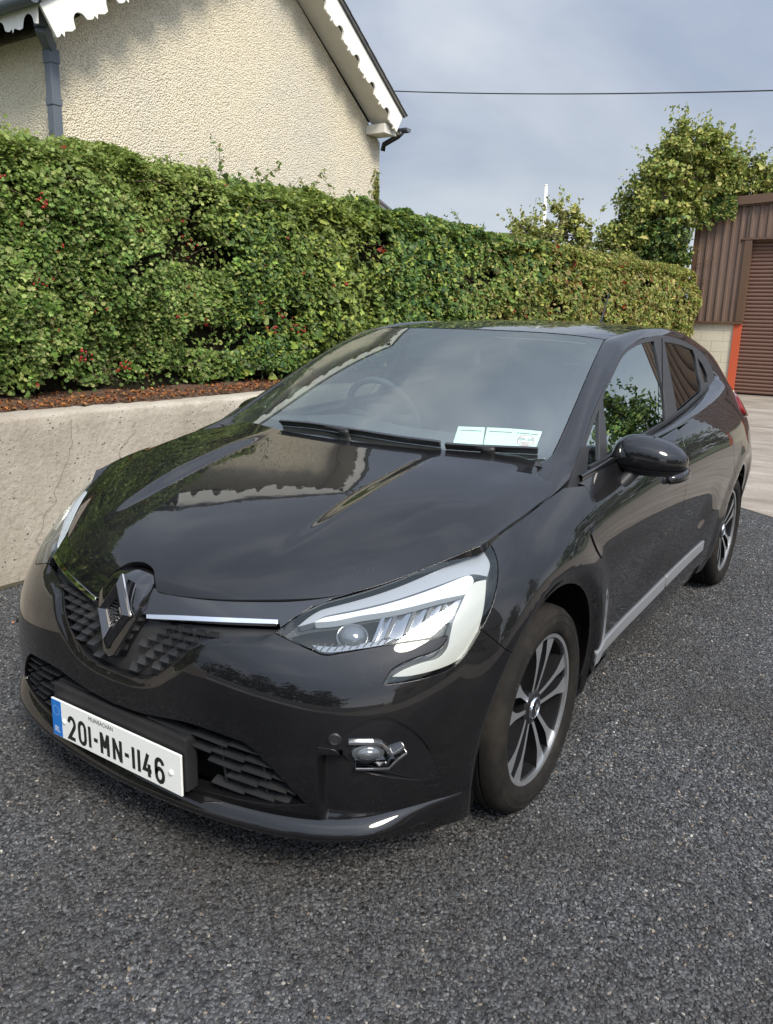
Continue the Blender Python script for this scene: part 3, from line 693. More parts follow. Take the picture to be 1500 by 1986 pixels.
Vm = np.concatenate([V, V*[-1, 1, 1]]); Fm = F + [tuple(480 + k for k in f[::-1]) for f in F]
o = mesh_obj('bumper_lip', Vm, Fm, M_PAINT, bumper, True); bm_ = bmesh.new(); bm_.from_mesh(o.data); bmesh.ops.remove_doubles(bm_, verts=bm_.verts, dist=1e-5); bmesh.ops.recalc_face_normals(bm_, faces=bm_.faces); bm_.to_mesh(o.data); bm_.free(); o.data.set_sharp_from_angle(angle=math.radians(60))

# --- nose strip between bonnet and grille, chrome strips
top_s, bot_s = run('STRIP_TOP'), run('STRIP_BOT')
nose_poly = [(0, .865)] + [tuple(p) for p in top_s] + [(.0865, .895), (.0935, .928), (.104, .957), (.120, .974), (.15, .985)] + [(.13, .998), (.1, .998), (.05, .998), (0, .998)]
G = panel_geo(BELT, nose_poly, h=.012, rim=.02, sym=True)
put('grille_surround', join_sym(G), M_GLOSS, car)
G = panel_geo(BELT, np.concatenate([top_s, bot_s[::-1]]), h=.010, rim=.012, gap=.0005, off=.004)
put_both('chrome_strip', G, M_CHROME, car)

# --- upper grille: backing and rows of wedge fins
gp = [(0, .50)] + [tuple(p) for p in _b[::-1] if p[1] < .885 and p[0] < .083][0:] + [(.0838, .905)] + [tuple(p) for p in bot_s[::-1]] + [(0, .86)]
G = panel_geo(BELT, gp, h=.016, rim=0, off=-.030, sym=True)
grille = put('grille', join_sym(G), M_GRILLE, car)
gpoly = np.array(gp)
def fin_geo(uv, wd):
    p, n, t, u = frame_at(BELT, uv)
    q = lambda a, b, d: p + t*a + u*b + n*d
    h = .0105
    V = [q(-wd/2, h, -.031), q(wd/2, h, -.031), q(wd/2-.006, h*.55, -.022), q(-wd/2+.002, h*.55, -.022),
         q(wd/2+.004, -h*.45, -.008), q(-wd/2+.010, -h*.45, -.008), q(wd/2+.004, -h*.75, -.010), q(-wd/2+.010, -h*.75, -.010),
         q(-wd/2+.004, -h*.8, -.031), q(wd/2, -h*.8, -.031)]
    return V, [(0, 1, 2, 3), (3, 2, 4, 5), (5, 4, 6, 7), (7, 6, 9, 8), (1, 9, 6, 4, 2), (0, 3, 5, 7, 8)]
for ri, v in enumerate((.575, .625, .675, .725, .775, .82, .86)):
    for k in range(12):
        u = (.0040 if ri % 2 else .0076) + k*.0072
        e = np.array([[u + .0030, v + .006], [u - .003, v - .012], [u + .0030, v - .012]])
        if u > .080 or not inside(e, gpoly).all(): continue
        # (the badge covers the middle)
        if BELT.P((u, v))[0][0] < .035 + .09*max(0, (v - .58)/.25) and v > .6: continue
        for s in (0, 1):
            V, F = fin_geo((u, v), .034)
            g = Geo().add(V, F); g.obj('grille_fin', M_GRILLE, grille, mirror=s == 1)

# --- badge: raised surround and folded lozenge
BC = np.array([0, -.806, .668]); bn = np.array([0, -.955, .297]); bn /= np.linalg.norm(bn); bu = np.array([0, .297, .955]); bu /= np.linalg.norm(bu); bx = np.array([1., 0, 0])
def bq(a, b, d): return BC + bx*a + bu*b + bn*d
# surround: pointed shield running up into the bonnet notch
outl = [(0, -.128), (.022, -.118), (.078, -.010), (.084, .030), (.076, .085), (.058, .104), (0, .110)]
outl = outl + [(-a, b) for a, b in outl[::-1][1:-1]]
n = len(outl); g = Geo()
def dep(b): return .0 - .050*sstep(.045, .115, b)
V = [bq(a*1.10, b*1.04, dep(b) - .07) for a, b in outl] + [bq(a, b, dep(b) - .006) for a, b in outl] + [bq(a*.93, b*.955, dep(b*.95) + .004) for a, b in outl] + [bq(a*.70, b*.72, dep(b*.72)*.8 + .008) for a, b in outl]
F = [(r_*n+i, r_*n+(i+1) % n, (r_+1)*n+(i+1) % n, (r_+1)*n+i) for r_ in range(3) for i in range(n)] + [list(range(3*n, 4*n))]
badge = g.add(V, F).obj('badge', M_GLOSS, car, smooth=True, angle=32)
# lozenge: four roof-shaped limbs round a hollow diamond, mitred, one pair lapping the other
OT, OR_, OB, OL = np.array([(0, .092), (.060, -.006), (0, -.104), (-.060, -.006)])
def inner(p, w=.42): return p*w + np.array([0, -.006])*(1 - w)
def limb(p, q_, name, m, d0, d1, ext=0.):
    p, q_ = np.array(p), np.array(q_); pi, qi = inner(p), inner(q_); pm, qm = (p*.55 + pi*.45), (q_*.55 + qi*.45)
    V = [bq(*p, d0), bq(*q_, d0), bq(*qm, d1), bq(*pm, d1), bq(*pi, d0 + .002), bq(*qi, d0 + .002), bq(*p, -.004), bq(*q_, -.004), bq(*pi, -.004), bq(*qi, -.004)]
    F = [(0, 1, 2, 3), (3, 2, 5, 4), (6, 7, 1, 0), (4, 5, 9, 8), (0, 3, 4, 8, 6), (1, 7, 9, 5, 2)]
    return Geo().add(V, F).obj(name, m, badge, bevel=.0010)
limb(OT, OR_, 'lozenge_limb', M_GLOSS, .014, .0235); limb(OB, OL, 'lozenge_limb', M_GLOSS, .014, .030)
limb(OL, OT, 'lozenge_limb', M_GLOSS, .010, .024); limb(OR_, OB, 'lozenge_limb', M_GLOSS, .010, .024)
# chrome edge down the outer left side and along two inner edges
def edge(p, q_, d, w_):
    p, q_ = np.array(p), np.array(q_); t = (q_ - p)/np.linalg.norm(q_ - p); u2 = np.array([-t[1], t[0]])
    P = np.array([bq(*p, d), bq(*q_, d)]); U = bx*u2[0] + bu*u2[1]; Geo().bar(P, np.array([bn, bn]), np.array([U, U]), -.004, .0015, w_).obj('lozenge_edge', M_CHROME, badge)
edge(inner(OL)*1.05, inner(OB)*1.0, .016, .010); edge(OL*1.03, OB*1.03, .004, .004); edge(OR_*1.02 + [0, .004], OT*1.0 + [.004, 0], .014, .003)
g = Geo()
for k in range(8):
    z = -.034 + k*.0085; wdt = .023*(1 - abs(z + .003)/.046)
    if wdt > .002: g.add([bq(-wdt, z - .002, .009), bq(wdt, z - .002, .009), bq(wdt, z + .002, .011), bq(-wdt, z + .002, .011)], [(0, 1, 2, 3)])
g.obj('badge_grid', M_GRILLE, badge)

# --- lower grille: backing, vertical webs, staggered slats
lg = [(0, .04)] + [(.0126, .06), (.06, .10), (.124, .14), (.128, .19), (.105, .28), (.08, .40), (.039, .43), (0, .40)]
G = panel_geo(BELT, lg, h=.025, rim=0, off=-.055, sym=True)
lgrille = put('lower_grille', join_sym(G), M_DARK, car)
itp = np.array([tuple(p) for p in it])
rowv = [.355, .305, .255, .205, .155]
for ri, v in enumerate(rowv):
    umax = {0: .088, 1: .098, 2: .107, 3: .115, 4: .121}[ri]; umin = .047 if ri > 1 else .014
    edges_ = np.arange(umin + (ri % 2)*.012, umax, .0245)
    for k, a in enumerate(edges_):
        b = min(a + .0235, umax)
        if b - a < .004: continue
        vv = v - .05*(a - .05)
        uu = np.linspace(a, b, 5); slope = -.30
        uv = np.stack([uu, vv + .10*(uu - .06)*0], -1)
        P, Nn = BELT.P(uv), BELT.N(uv)
        zl = np.linspace(.004, -.004, 5)
        P[:, 2] += zl
        for s in (0, 1):
            g = Geo().bar(P, Nn, np.tile([0, 0, 1.], (5, 1)), -.034, -.008, .0055, .0035)
            g.obj('grille_slat', M_GRILLE, lgrille, mirror=s == 1)
for u in (.056, .088):
    for s in (0, 1):
        uv = np.stack([np.full(6, u), np.linspace(.13, .36, 6)], -1); P, Nn = BELT.P(uv), BELT.N(uv)
        tt = np.cross(np.tile([0, 0, 1.], (6, 1)), Nn)
        Geo().bar(P, Nn, tt, -.055, -.020, .006).obj('grille_web', M_GRILLE, lgrille, mirror=s == 1)

# --- number plate
PY, PZ, PT = -.846, .303, .0
def pq(a, b, d=0): return np.array([a, PY - d, PZ + b])
g = Geo().box((0, PY + .030, PZ + .022), (.532, .040, .148)); holder = g.obj('plate_holder', M_PLASTIC, lgrille, bevel=.006)
g = Geo().box((0, PY, PZ), (.524, .006, .113)); plate = g.obj('number_plate', M_PLATEW, car, bevel=.0015)
g = Geo().box((-.239, PY - .0033, PZ), (.042, .0012, .108)); g.obj('blue_band', M_BLUE, plate, bevel=.0003)
for xx in (-.207, .226):
    g = Geo(); g.lathe([(.0075, 0), (.0070, -.003), (.004, -.0042), (.0001, -.0044)], np.array([xx, PY - .003, PZ - .002]), 1, 16); g.obj('plate_screw', M_PLATEW, plate, smooth=True)
def strokes(paths, x0, w, h, z0, th):
    """flat print: strokes of constant width as joined quads with mitred corners"""
    g = Geo()
    for pi_, p in enumerate(paths):
        p = np.array(p, float)*[w, h] + [x0, z0]; closed = np.allclose(p[0], p[-1]); k = len(p); L = []
        for i in range(k):
            a = p[i-1] if i > 0 else (p[-2] if closed else None); b = p[i+1] if i < k-1 else (p[1] if closed else None)
            d1 = (p[i]-a)/np.linalg.norm(p[i]-a) if a is not None else None; d2 = (b-p[i])/np.linalg.norm(b-p[i]) if b is not None else None
            if d1 is None: d1 = d2
            if d2 is None: d2 = d1
            n1 = np.array([-d1[1], d1[0]]); n2 = np.array([-d2[1], d2[0]]); m = n1 + n2; m /= np.linalg.norm(m); m /= max(.45, m @ n1)
            L.append((p[i] + m*th/2, p[i] - m*th/2))
        V = [pq(a[0], a[1], .0036 + .00012*pi_) for l in L for a in l]
        g.add(V, [(2*i, 2*i+1, 2*i+3, 2*i+2) for i in range(k-1)])
    return g
def arc(cx, cy, rx, ry, a0, a1, n=10): return [(cx + rx*math.cos(math.radians(a)), cy + ry*math.sin(math.radians(a))) for a in np.linspace(a0, a1, n)]
GL = {
 '0': [arc(.5, .72, .5, .28, 0, 180) + arc(.5, .28, .5, .28, 180, 360) + [(1, .72)]],
 '1': [[(.5, 0), (.5, 1)]], '-': [[(0, .48), (1, .48)]],
 '2': [arc(.5, .72, .5, .28, 175, -30, 12) + [(0, .0), (1.02, .0)]],
 'M': [[(0, 0), (0, 1)], [(0, .98), (.5, .32)], [(.5, .32), (1, .98)], [(1, 1), (1, 0)]], 'N': [[(0, 0), (0, 1)], [(0, .97), (1, .03)], [(1, 0), (1, 1)]],
 '4': [[(.62, 1.0), (0, .26), (1.08, .26)], [(.74, .55), (.74, -.03)]],
 '6': [arc(.5, .72, .5, .28, 15, 180, 10) + arc(.5, .29, .5, .29, 180, 360, 12) + arc(.5, .32, .5, .27, 0, 180, 10)],
}
txt = Geo()
def letter(ch, f0, f1):
    x0 = -.218 + f0*.436; x1 = -.218 + f1*.436; t = .0115
    s = strokes(GL[ch], x0 + t/2, (x1 - x0) - t, .074 - t, -.043, t); txt.add(s.V, s.F)
for ch, a, b in (('2', .06, .145), ('0', .165, .25), ('1', .262, .30), ('-', .308, .372), ('M', .382, .472), ('N', .500, .590), ('-', .600, .664), ('1', .672, .710), ('1', .722, .760), ('4', .772, .858), ('6', .878, .965)):
    letter(ch, a, b)
txt.obj('plate_lettering', M_INK, plate)
def text_mesh(name, s, size, org, ex, ey, m, parent, align='CENTER', sx=1.):
    cu = bpy.data.curves.new('lettering_curve', 'FONT'); cu.body = s; cu.size = size; cu.align_x = align; cu.align_y = 'CENTER'; cu.extrude = 0
    o = bpy.data.objects.new('lettering_curve', cu); C.objects.link(o)
    me = bpy.data.meshes.new_from_object(o.evaluated_get(bpy.context.evaluated_depsgraph_get()))
    V = np.array([v.co[:] for v in me.vertices]); F = [list(p.vertices) for p in me.polygons]
    bpy.data.objects.remove(o); bpy.data.curves.remove(cu); bpy.data.meshes.remove(me)
    W = np.array(org) + V[:, :1]*sx*np.array(ex) + V[:, 1:2]*np.array(ey)
    return mesh_obj(name, W, F, m, parent)
text_mesh('county_lettering', 'MUINEACHÁN', .0165, pq(-.045, .043, .0038), (1, 0, 0), (0, 0, 1), M_INK, plate, sx=.95)
text_mesh('country_lettering', 'IRL', .026, pq(-.239, -.034, .0048), (1, 0, 0), (0, 0, 1), M_PLATEW, plate, sx=.72)
g = Geo()
for k in range(12):
    t = 2*math.pi*k/12; cx, cz = -.239 + .0135*math.cos(t), .024 + .0135*math.sin(t); st_ = []
    for j in range(10):
        r = .0028 if j % 2 == 0 else .0012; st_.append(pq(cx + r*math.sin(math.pi*j/5), cz + r*math.cos(math.pi*j/5), .0045))
    g.add(st_, [list(range(10))])
g.obj('star_ring', M_STAR, plate)

# --- bonnet
e = 1.
bon = [(0, .1647)] + [tuple(p) for p in run('NOTCH')[1:]] + [(.09, 0), (.2, 0), (.4, 0), (.6, 0), (.8, 0), (1, 0), (1, .2), (1, .5), (1, .8)] + [tuple(p) for p in run('RIGHTEDGE', 3)] + [(.5, .998), (.3, .998), (.1, .998), (0, .998)]
G = panel_geo(BONNET, bon, h=.016, rim=.016, sc=(.82, 1.15), sym=True)
bonnet = put('bonnet', join_sym(G), M_PAINT, car)

# --- wings, doors, quarters
lamp = OUT['LAMP']
lamp_right = smooth_poly([(*lamp[i][:2], 1 if i in (6, 11) else 0) for i in range(6, 12)])[:26]
ftop = run('FENDERTOP'); dfront = run('DOORFRONT')
a_end = math.degrees(math.atan2(.20-.32, math.sqrt(.372**2-.12**2)))
wing = [tuple(p) for p in lamp_right[:-1]] + [tuple(p) for p in seam] + [tuple(SEAM_IN)] + [tuple(p) for p in arch_run(a_seam, a_end, 40)[1:]] \
    + [tuple(p) for p in inv_yz([(.40, .20)])] + [tuple(p) for p in dfront[::-1]] + [tuple(p) for p in inv_yz([(.20, .948)])] + [tuple(p) for p in ftop]
G = panel_geo(BELT, wing, h=.018, rim=.03)
put_both('front_wing', G, M_PAINT, car)
belt_yz = [(.295, .934), (.5, .952), (.8, .966), (1.05, .981), (1.36, .999), (1.739, 1.026), (2.0, 1.052), (2.126, 1.064)]
bl = inv_yz(belt_yz)
SILLZ = .262
fd = [tuple(p) for p in dfront] + [tuple(p) for p in inv_yz([(.42, SILLZ), (.9, SILLZ), (1.31, SILLZ), (1.335, .40), (1.345, .55)])] + [tuple(p) for p in run('DOORREAR')[::-1]] + [tuple(p) for p in bl[:5][::-1]]
G = panel_geo(BELT, fd, h=.022, rim=.02)
fdoor = put_both('front_door', G, M_PAINT, car)
arc_r = lambda a0, a1, n=24: circ(2.583, .31, .372, a0, a1, n)
rear_edge = [(2.09, 1.055), (2.13, .95), (2.19, .82), (2.27, .68)]
a_r0 = 130
rd = [tuple(p) for p in run('DOORREAR')] + [tuple(p) for p in inv_yz([(1.345, .55), (1.335, .40), (1.31, SILLZ), (1.8, SILLZ), (2.20, SILLZ)])] + [tuple(p) for p in arc_r(190, a_r0)] + [tuple(p) for p in inv_yz(rear_edge[::-1])] + [tuple(p) for p in bl[5:7][::-1]]
G = panel_geo(BELT, rd, h=.022, rim=.02)
rdoor = put_both('rear_door', G, M_PAINT, car)
qp = [tuple(p) for p in inv_yz(rear_edge)] + [tuple(p) for p in arc_r(a_r0, -18, 40)] + [tuple(inv_yz([(2.95, .22)])[0]), (.86, .02), (.93, .02), (1, .02), (1, .999), (.93, .999), (.86, .999), (.80, .999)]
G = panel_geo(BELT, qp, h=.03, rim=.03)
put_both('rear_quarter', G, M_PAINT, car)
sill = [tuple(p) for p in inv_yz([(.365, .18), (.40, .245), (.8, .255), (1.4, .255), (2.2, .25), (2.235, .18)])]
G = panel_geo(BELT, sill, h=.03, rim=.03, off=-.006)
put_both('sill', G, M_PAINT, car)
# silver trim along the door bottoms (split at the shut line)
tt_, tb_ = run('TRIMTOP'), run('TRIMBOT')
allu = np.concatenate([tt_, tb_[::-1]])
usplit = .6135
def cut(poly, lo, hi):
    t = [(u, v) for u, v in tt_ if lo <= u <= hi]; b = [(u, v) for u, v in tb_ if lo <= u <= hi]
    def at(r, u): return (u, float(np.interp(u, r[:, 0], r[:, 1])))
    t = [at(tt_, max(lo, tt_[0, 0]))] + t + [at(tt_, min(hi, tt_[-1, 0]))]; b = [at(tb_, max(lo, tb_[0, 0]))] + b + [at(tb_, min(hi, tb_[-1, 0]))]
    return t + b[::-1]
for (lo, hi), par in (((.4925, usplit - .001), fdoor), ((usplit + .001, .705), rdoor)):
    G = panel_geo(BELT, cut(allu, lo, hi), h=.02, rim=.014, off=.007)
    put_both('door_trim', G, M_SILL, par)
# door handles
def handle(y, z, par):
    uv = inv_yz([(y, z)])[0]; p, nn, t, u = frame_at(BELT, uv)
    for s in (0, 1):
        Pn = []; ks = np.linspace(-1, 1, 11)
        for k in ks: Pn.append(p + t*k*.105 + nn*(.042 - .037*abs(k)**3) + u*(.004*k))
        g = Geo(); n = 12; V = []
        for k, c in zip(ks, Pn):
            a, b = .010*(1 - .35*abs(k)**4), .0185*(1 - .25*abs(k)**4)
            for j in range(n): an = 2*math.pi*j/n; V.append(c + nn*a*math.cos(an) + u*b*math.sin(an))
        F = [(i*n+j, i*n+(j+1) % n, (i+1)*n+(j+1) % n, (i+1)*n+j) for i in range(10) for j in range(n)] + [list(range(n)), list(range(10*n, 11*n))]
        g.add(V, F).obj('door_handle', M_PAINT, par[s], smooth=True, mirror=s == 1)
        g = Geo(); V = []; 
        for r, d in ((1, .0015), (.8, -.004), (.01, -.02)):
            for j in range(20): an = 2*math.pi*j/20; V.append(p + t*.055*r*math.cos(an) + u*.026*r*math.sin(an) + nn*(d + .003))
        g.add(V, [(i*20+j, i*20+(j+1) % 20, (i+1)*20+(j+1) % 20, (i+1)*20+j) for i in range(2) for j in range(20)]).obj('handle_recess', M_GLOSS, par[s], smooth=True, mirror=s == 1)
handle(1.15, .838, fdoor)

# --- roof, pillars
ROOF = Sheet(np.array([
 [(0,.991,1.3748),(.2,.999,1.3738),(.37,1.024,1.3708),(.48,1.066,1.3626),(.562,1.106,1.3505)],
 [(0,1.30,1.401),(.2,1.30,1.400),(.37,1.31,1.396),(.475,1.33,1.388),(.552,1.35,1.377)],
 [(0,1.75,1.420),(.2,1.75,1.419),(.36,1.76,1.414),(.465,1.78,1.405),(.54,1.80,1.391)],
 [(0,2.20,1.416),(.2,2.20,1.415),(.35,2.20,1.409),(.455,2.20,1.397),(.525,2.20,1.379)],
 [(0,2.65,1.392),(.2,2.65,1.390),(.34,2.64,1.383),(.44,2.63,1.369),(.505,2.62,1.347)],
 [(0,3.00,1.36),(.2,3.0,1.358),(.33,2.99,1.349),(.42,2.97,1.333),(.485,2.93,1.308)],
]).transpose(1, 0, 2))
G = panel_geo(ROOF, [(0, 0), (1, 0), (1, .25), (1, .5), (1, .75), (1, 1), (0, 1)], h=.03, rim=.01, sc=(.57, 1.9), sym=True)
roof = put('roof', join_sym(G), M_PAINT, car)
_tt = np.linspace(0, 1, 401)
def _inner():
    a = WS.P(np.stack([np.ones(200), np.linspace(.0, 1, 200)], -1)); b = ROOF.P(np.stack([np.ones(160), np.linspace(0, 1, 160)], -1))
    c = np.array([b[-1] + (np.array([.60, 3.08, 1.06]) - b[-1])*k + np.array([.02, .05, .03])*4*k*(1-k) for k in np.linspace(0, 1, 42)])
    a[:16] = np.array([.648, .255, .968])*np.linspace(1, 0, 16)[:, None] + a[16]*np.linspace(0, 1, 16)[:, None]
    I = np.concatenate([a, b[1:], c[1:]]); k = np.exp(-np.linspace(-2, 2, 25)**2); k /= k.sum()
    J = np.stack([np.convolve(np.pad(I[:, i], 12, mode='edge'), k, 'valid') for i in range(3)], -1)
    wgt = np.minimum(1, np.minimum(np.arange(len(I)), np.arange(len(I))[::-1])/12.)[:, None]
    return J*wgt + I*(1 - wgt)
_I = _inner(); _it = np.linspace(0, 1, len(_I))
_ok = np.array([(0, .786, .02, .904), (.04, .786, .13, .926), (.08, .776, .28, .945), (.18, .745, .445, 1.031), (.28, .713, .603, 1.110), (.41, .672, .880, 1.237), (.49, .646, 1.09, 1.314), (.58, .624, 1.38, 1.355), (.68, .618, 1.75, 1.362), (.78, .612, 2.10, 1.335), (.87, .605, 2.42, 1.272), (.94, .655, 2.58, 1.175), (1, .752, 2.74, 1.06)])
def _outer():
    t = np.linspace(0, 1, 401); out = []
    for c in (1, 2, 3):
        y = np.interp(t, _ok[:, 0], _ok[:, c]); k = np.exp(-np.linspace(-2, 2, 33)**2); k /= k.sum()
        yp = np.pad(y, 16, mode='reflect', reflect_type='odd'); out.append(np.convolve(yp, k, 'valid'))
    return np.stack(out, -1)
_O = _outer()
class Strip:
    def P(self, uv):
        uv = np.atleast_2d(uv); s, t = uv[:, :1], np.clip(uv[:, 1], 0, 1)
        I = np.stack([np.interp(t, _it, _I[:, c]) for c in range(3)], -1); O = np.stack([np.interp(t, _tt, _O[:, c]) for c in range(3)], -1)
        d = O - I; tg = np.stack([np.interp(np.minimum(t+.02, 1), _tt, _O[:, c]) - np.interp(np.maximum(t-.02, 0), _tt, _O[:, c]) for c in range(3)], -1)
        n = np.cross(d, tg); n /= np.linalg.norm(n, axis=1, keepdims=True) + 1e-9
        b = (.010 - .003*sstep(.1, .3, t) + .016*sstep(.42, .6, t))[:, None]
        return I*(1-s) + O*s + 4*s*(1-s)*b*n
    N = Sheet.N
RAIL = Strip()
G = panel_geo(RAIL, [(0, k) for k in np.linspace(1, 0, 30)] + [(1, k) for k in np.linspace(0, 1, 30)], h=.022, rim=.012, sc=(.12, 3.2))
put_both('roof_pillar', G, M_PAINT, car)
# tailgate and rear glass (behind, closed off simply but to shape)
b_ = _I[-42:]; left = b_*[-1, 1, 1]
V = []; F = []
for i in range(42):
    for k in range(9): s = k/8; V.append(left[i]*(1-s) + b_[i]*s + np.array([0, .10*4*s*(1-s), 0]))
F = [(i*9+k, i*9+k+1, (i+1)*9+k+1, (i+1)*9+k) for i in range(41) for k in range(8)]
Geo().add(V, F).obj('rear_window', M_PRIV, car, smooth=True)

# --- side windows
dlo = [(.255, .945), (.445, 1.033), (.603, 1.111), (.74, 1.174), (.88, 1.237), (.985, 1.278), (1.09, 1.313), (1.3, 1.345), (1.5, 1.362), (1.64, 1.366), (1.8, 1.360), (2.0, 1.345), (2.2, 1.318), (2.38, 1.282), (2.50, 1.235), (2.565, 1.17), (2.53, 1.12), (2.35, 1.088), (2.126, 1.066), (1.739, 1.028), (1.3, .998), (.8, .968), (.5, .954)]
dlo = smooth_poly([(*p, 1 if i in (0,) else 0) for i, p in enumerate(dlo)])
panes = [(uvp('QL'), M_SIDEG), (uvp('FGLASS'), M_SIDEG), (uvp('RGLASS'), M_PRIV), (uvp('QGLASS'), M_PRIV)]
G = panel_geo(SIDE, dlo, [p for p, _ in panes], h=.03, rim=.02, sc=(1, 1))
surr = put_both('window_surround', G, M_FRAME, car)
for (pl, m) in panes:
    G = panel_geo(SIDE, pl, h=.05, rim=0, sc=(1, 1), off=-.008, gap=0)
    put_both('window_pane', G, m, surr)
# shoulder between the window line and the rear quarter
_ub = np.linspace(inv_yz([(.32, .935)])[0][0], inv_yz([(2.72, 1.04)])[0][0], 26); A_ = BELT.P(np.stack([_ub, np.full(26, .992)], -1))
_by = np.array([.25, .5, .8, 1.05, 1.36, 1.739, 2.126, 2.35, 2.53, 2.60, 2.74]); _bz = np.array([.944, .954, .967, .981, .998, 1.030, 1.070, 1.098, 1.13, 1.15, 1.075]); V = []
for i, a in enumerate(A_):
    z = float(np.interp(a[1], _by, _bz)); b = np.array([gx(a[1], z) - .004, a[1], z]); b[1] = min(b[1], 2.74)
    for s_ in np.linspace(0, 1, 7): V.append(a*(1-s_) + b*s_ + np.array([.010, 0, .012])*4*s_*(1-s_) - np.array([0, 0, .003])*(s_ == 0))
F = [(i*7+j, (i+1)*7+j, (i+1)*7+j+1, i*7+j+1) for i in range(25) for j in range(6)]
for s in (0, 1): Geo().add(V, F).obj('window_ledge', M_PAINT, car, smooth=True, mirror=s == 1)
# corner trim where mirror, pillar and wing meet
G = panel_geo(SIDE, smooth_poly(OUT['SAIL']), h=.02, rim=.04, sc=(1, 1), off=.010); put_both('corner_trim', G, M_PLASTIC, car)
# belt moulding along the window bottoms and the shut line in the middle pillar
bm_yz = np.array([(y, z + .006) for y, z in [(.43, .949), (.6, .955), (.8, .973), (1.05, .987), (1.36, 1.004), (1.739, 1.033), (2.126, 1.072), (2.33, 1.092)]])
for s in (0, 1):
    P = SIDE.P(bm_yz); Nn = SIDE.N(bm_yz)
    Geo().bar(P, Nn, np.tile([0, 0, 1.], (len(P), 1)), -.004, .010, .022, .014).obj('belt_moulding', M_PLASTIC, surr[s], smooth=True, mirror=s == 1, angle=35)
    pp = np.array([(1.345, 1.006), (1.45, 1.12), (1.56, 1.24), (1.665, 1.352)])
    Geo().bar(SIDE.P(pp), SIDE.N(pp), np.tile([0, 1., 0], (4, 1)), .0005, .0022, .005).obj('pillar_gap', M_DARK, surr[s], mirror=s == 1)

# --- windscreen
def ws_round(u, v0, v1, r=.08):
    return smooth_poly([(-u+.0, v0, 1), (-u*.5, v0, 1), (0, v0, 1), (u*.5, v0, 1), (u, v0, 1), (u, (v0+v1)/2, 1), (u, v1, 1), (u*.5, v1, 1), (0, v1, 1), (-u*.5, v1, 1), (-u, v1, 1), (-u, (v0+v1)/2, 1)])
wpoly = [(u, .05*float(sstep(.80, 1.02, abs(u)))) for u in np.linspace(-1, 1, 25)] + [(1, v) for v in np.linspace(.25, .9, 6)] + [(u, .995) for u in np.linspace(1, -1, 9)] + [(-1, v) for v in np.linspace(.9, .25, 6)]
G = panel_geo(WSB, wpoly, h=.03, rim=.006, sc=(.64, .85), gap=.0025)
wscreen = put('windscreen', G, M_WS, car)
hole = [(-.90, .19), (-.86, .13), (-.6, .10), (0, .075), (.28, .052), (.6, .052), (.86, .075), (.90, .13), (.915, .5), (.90, .92), (.86, .945), (.20, .955), (.17, .93), (.045, .70), (.03, .685), (-.11, .685), (-.125, .70), (-.25, .93), (-.28, .955), (-.86, .945), (-.90, .92), (-.915, .5)]
G = panel_geo(WSB, wpoly, [hole], h=.03, rim=0, off=-.0035, sc=(.64, .85))
put('screen_border', G, mat('black_screen_border', (.004, .004, .004), rough=.6, spec=.05), wscreen)
win = [(-.06, .725), (.015, .725), (.003, .775), (-.035, .775)]
G = panel_geo(WSB, win, h=.02, rim=0, off=-.0045, sc=(.64, .85)); put('camera_window', G, M_SILL, wscreen)
for i, k in enumerate(('DISC0', 'DISC1')):
    G = panel_geo(WSB, [p[:2] for p in OUT[k]], h=.03, rim=0, off=-.0042, sc=(.64, .85)); pp = put('paper_disc', G, M_PAPER, wscreen)
    # printed dark line along the top of each paper
    q4 = np.array([p[:2] for p in OUT[k]]); a, b, c_, d_ = q4
    def L4(s, t): return (a*(1-s) + b*s)*(1-t) + (d_*(1-s) + c_*s)*t
    lines = ((.10, .88, .20, .25),) if i == 0 else ((.05, .48, .2, .25), (.56, .95, .2, .25))
for k, segs in (('DISC0', ((.10, .88, .20, .245),)), ('DISC1', ((.05, .47, .2, .245), (.56, .95, .2, .245)))):
    a, b, c_, d_ = np.array([p[:2] for p in OUT[k]])
    for s0, s1, t0, t1 in segs:
        f = lambda s, t: tuple((a*(1-s) + b*s)*(1-t) + (d_*(1-s) + c_*s)*t)
        G = panel_geo(WSB, [f(s0, t0), f(s1, t0), f(s1, t1), f(s0, t1)], h=.03, rim=0, off=-.0039, sc=(.64, .85)); put('printed_line', G, M_INK, wscreen)
cu_, cv_ = OUT['DISCC'][0][:2]
def ringp(r): return [(cu_ + r*math.cos(t)/.64, cv_ + r*math.sin(t)/.85) for t in np.linspace(0, 2*math.pi, 32)[:-1]]
G = panel_geo(WSB, ringp(.036), h=.02, rim=0, off=-.0038, sc=(.64, .85)); put('test_disc', G, M_PAPERW, wscreen)
G = panel_geo(WSB, ringp(.0335), [ringp(.0305)], h=.02, rim=0, off=-.0035, sc=(.64, .85)); put('disc_ring', G, M_REDINK, wscreen)
p_, n_, t_, u_ = frame_at(WSB, (cu_, cv_))
text_mesh('disc_lettering', '09-26', .021, p_ + n_*(-.0030) + u_*.006, t_, u_, M_INK, wscreen)
text_mesh('disc_lettering', 'IRELAND  TEST', .0065, p_ + n_*(-.0030) - u_*.010, t_, u_, M_REDINK, wscreen) if False else None
for k in range(3):
    g = Geo(); a = .018 - k*.004; zz = -.010 - k*.006
    g.add([p_ + t_*x + u_*y + n_*(-.0030) for x, y in ((-a, zz), (a, zz), (a, zz - .0022), (-a, zz - .0022))], [(0, 1, 2, 3)]); g.obj('printed_line', M_REDINK, wscreen)

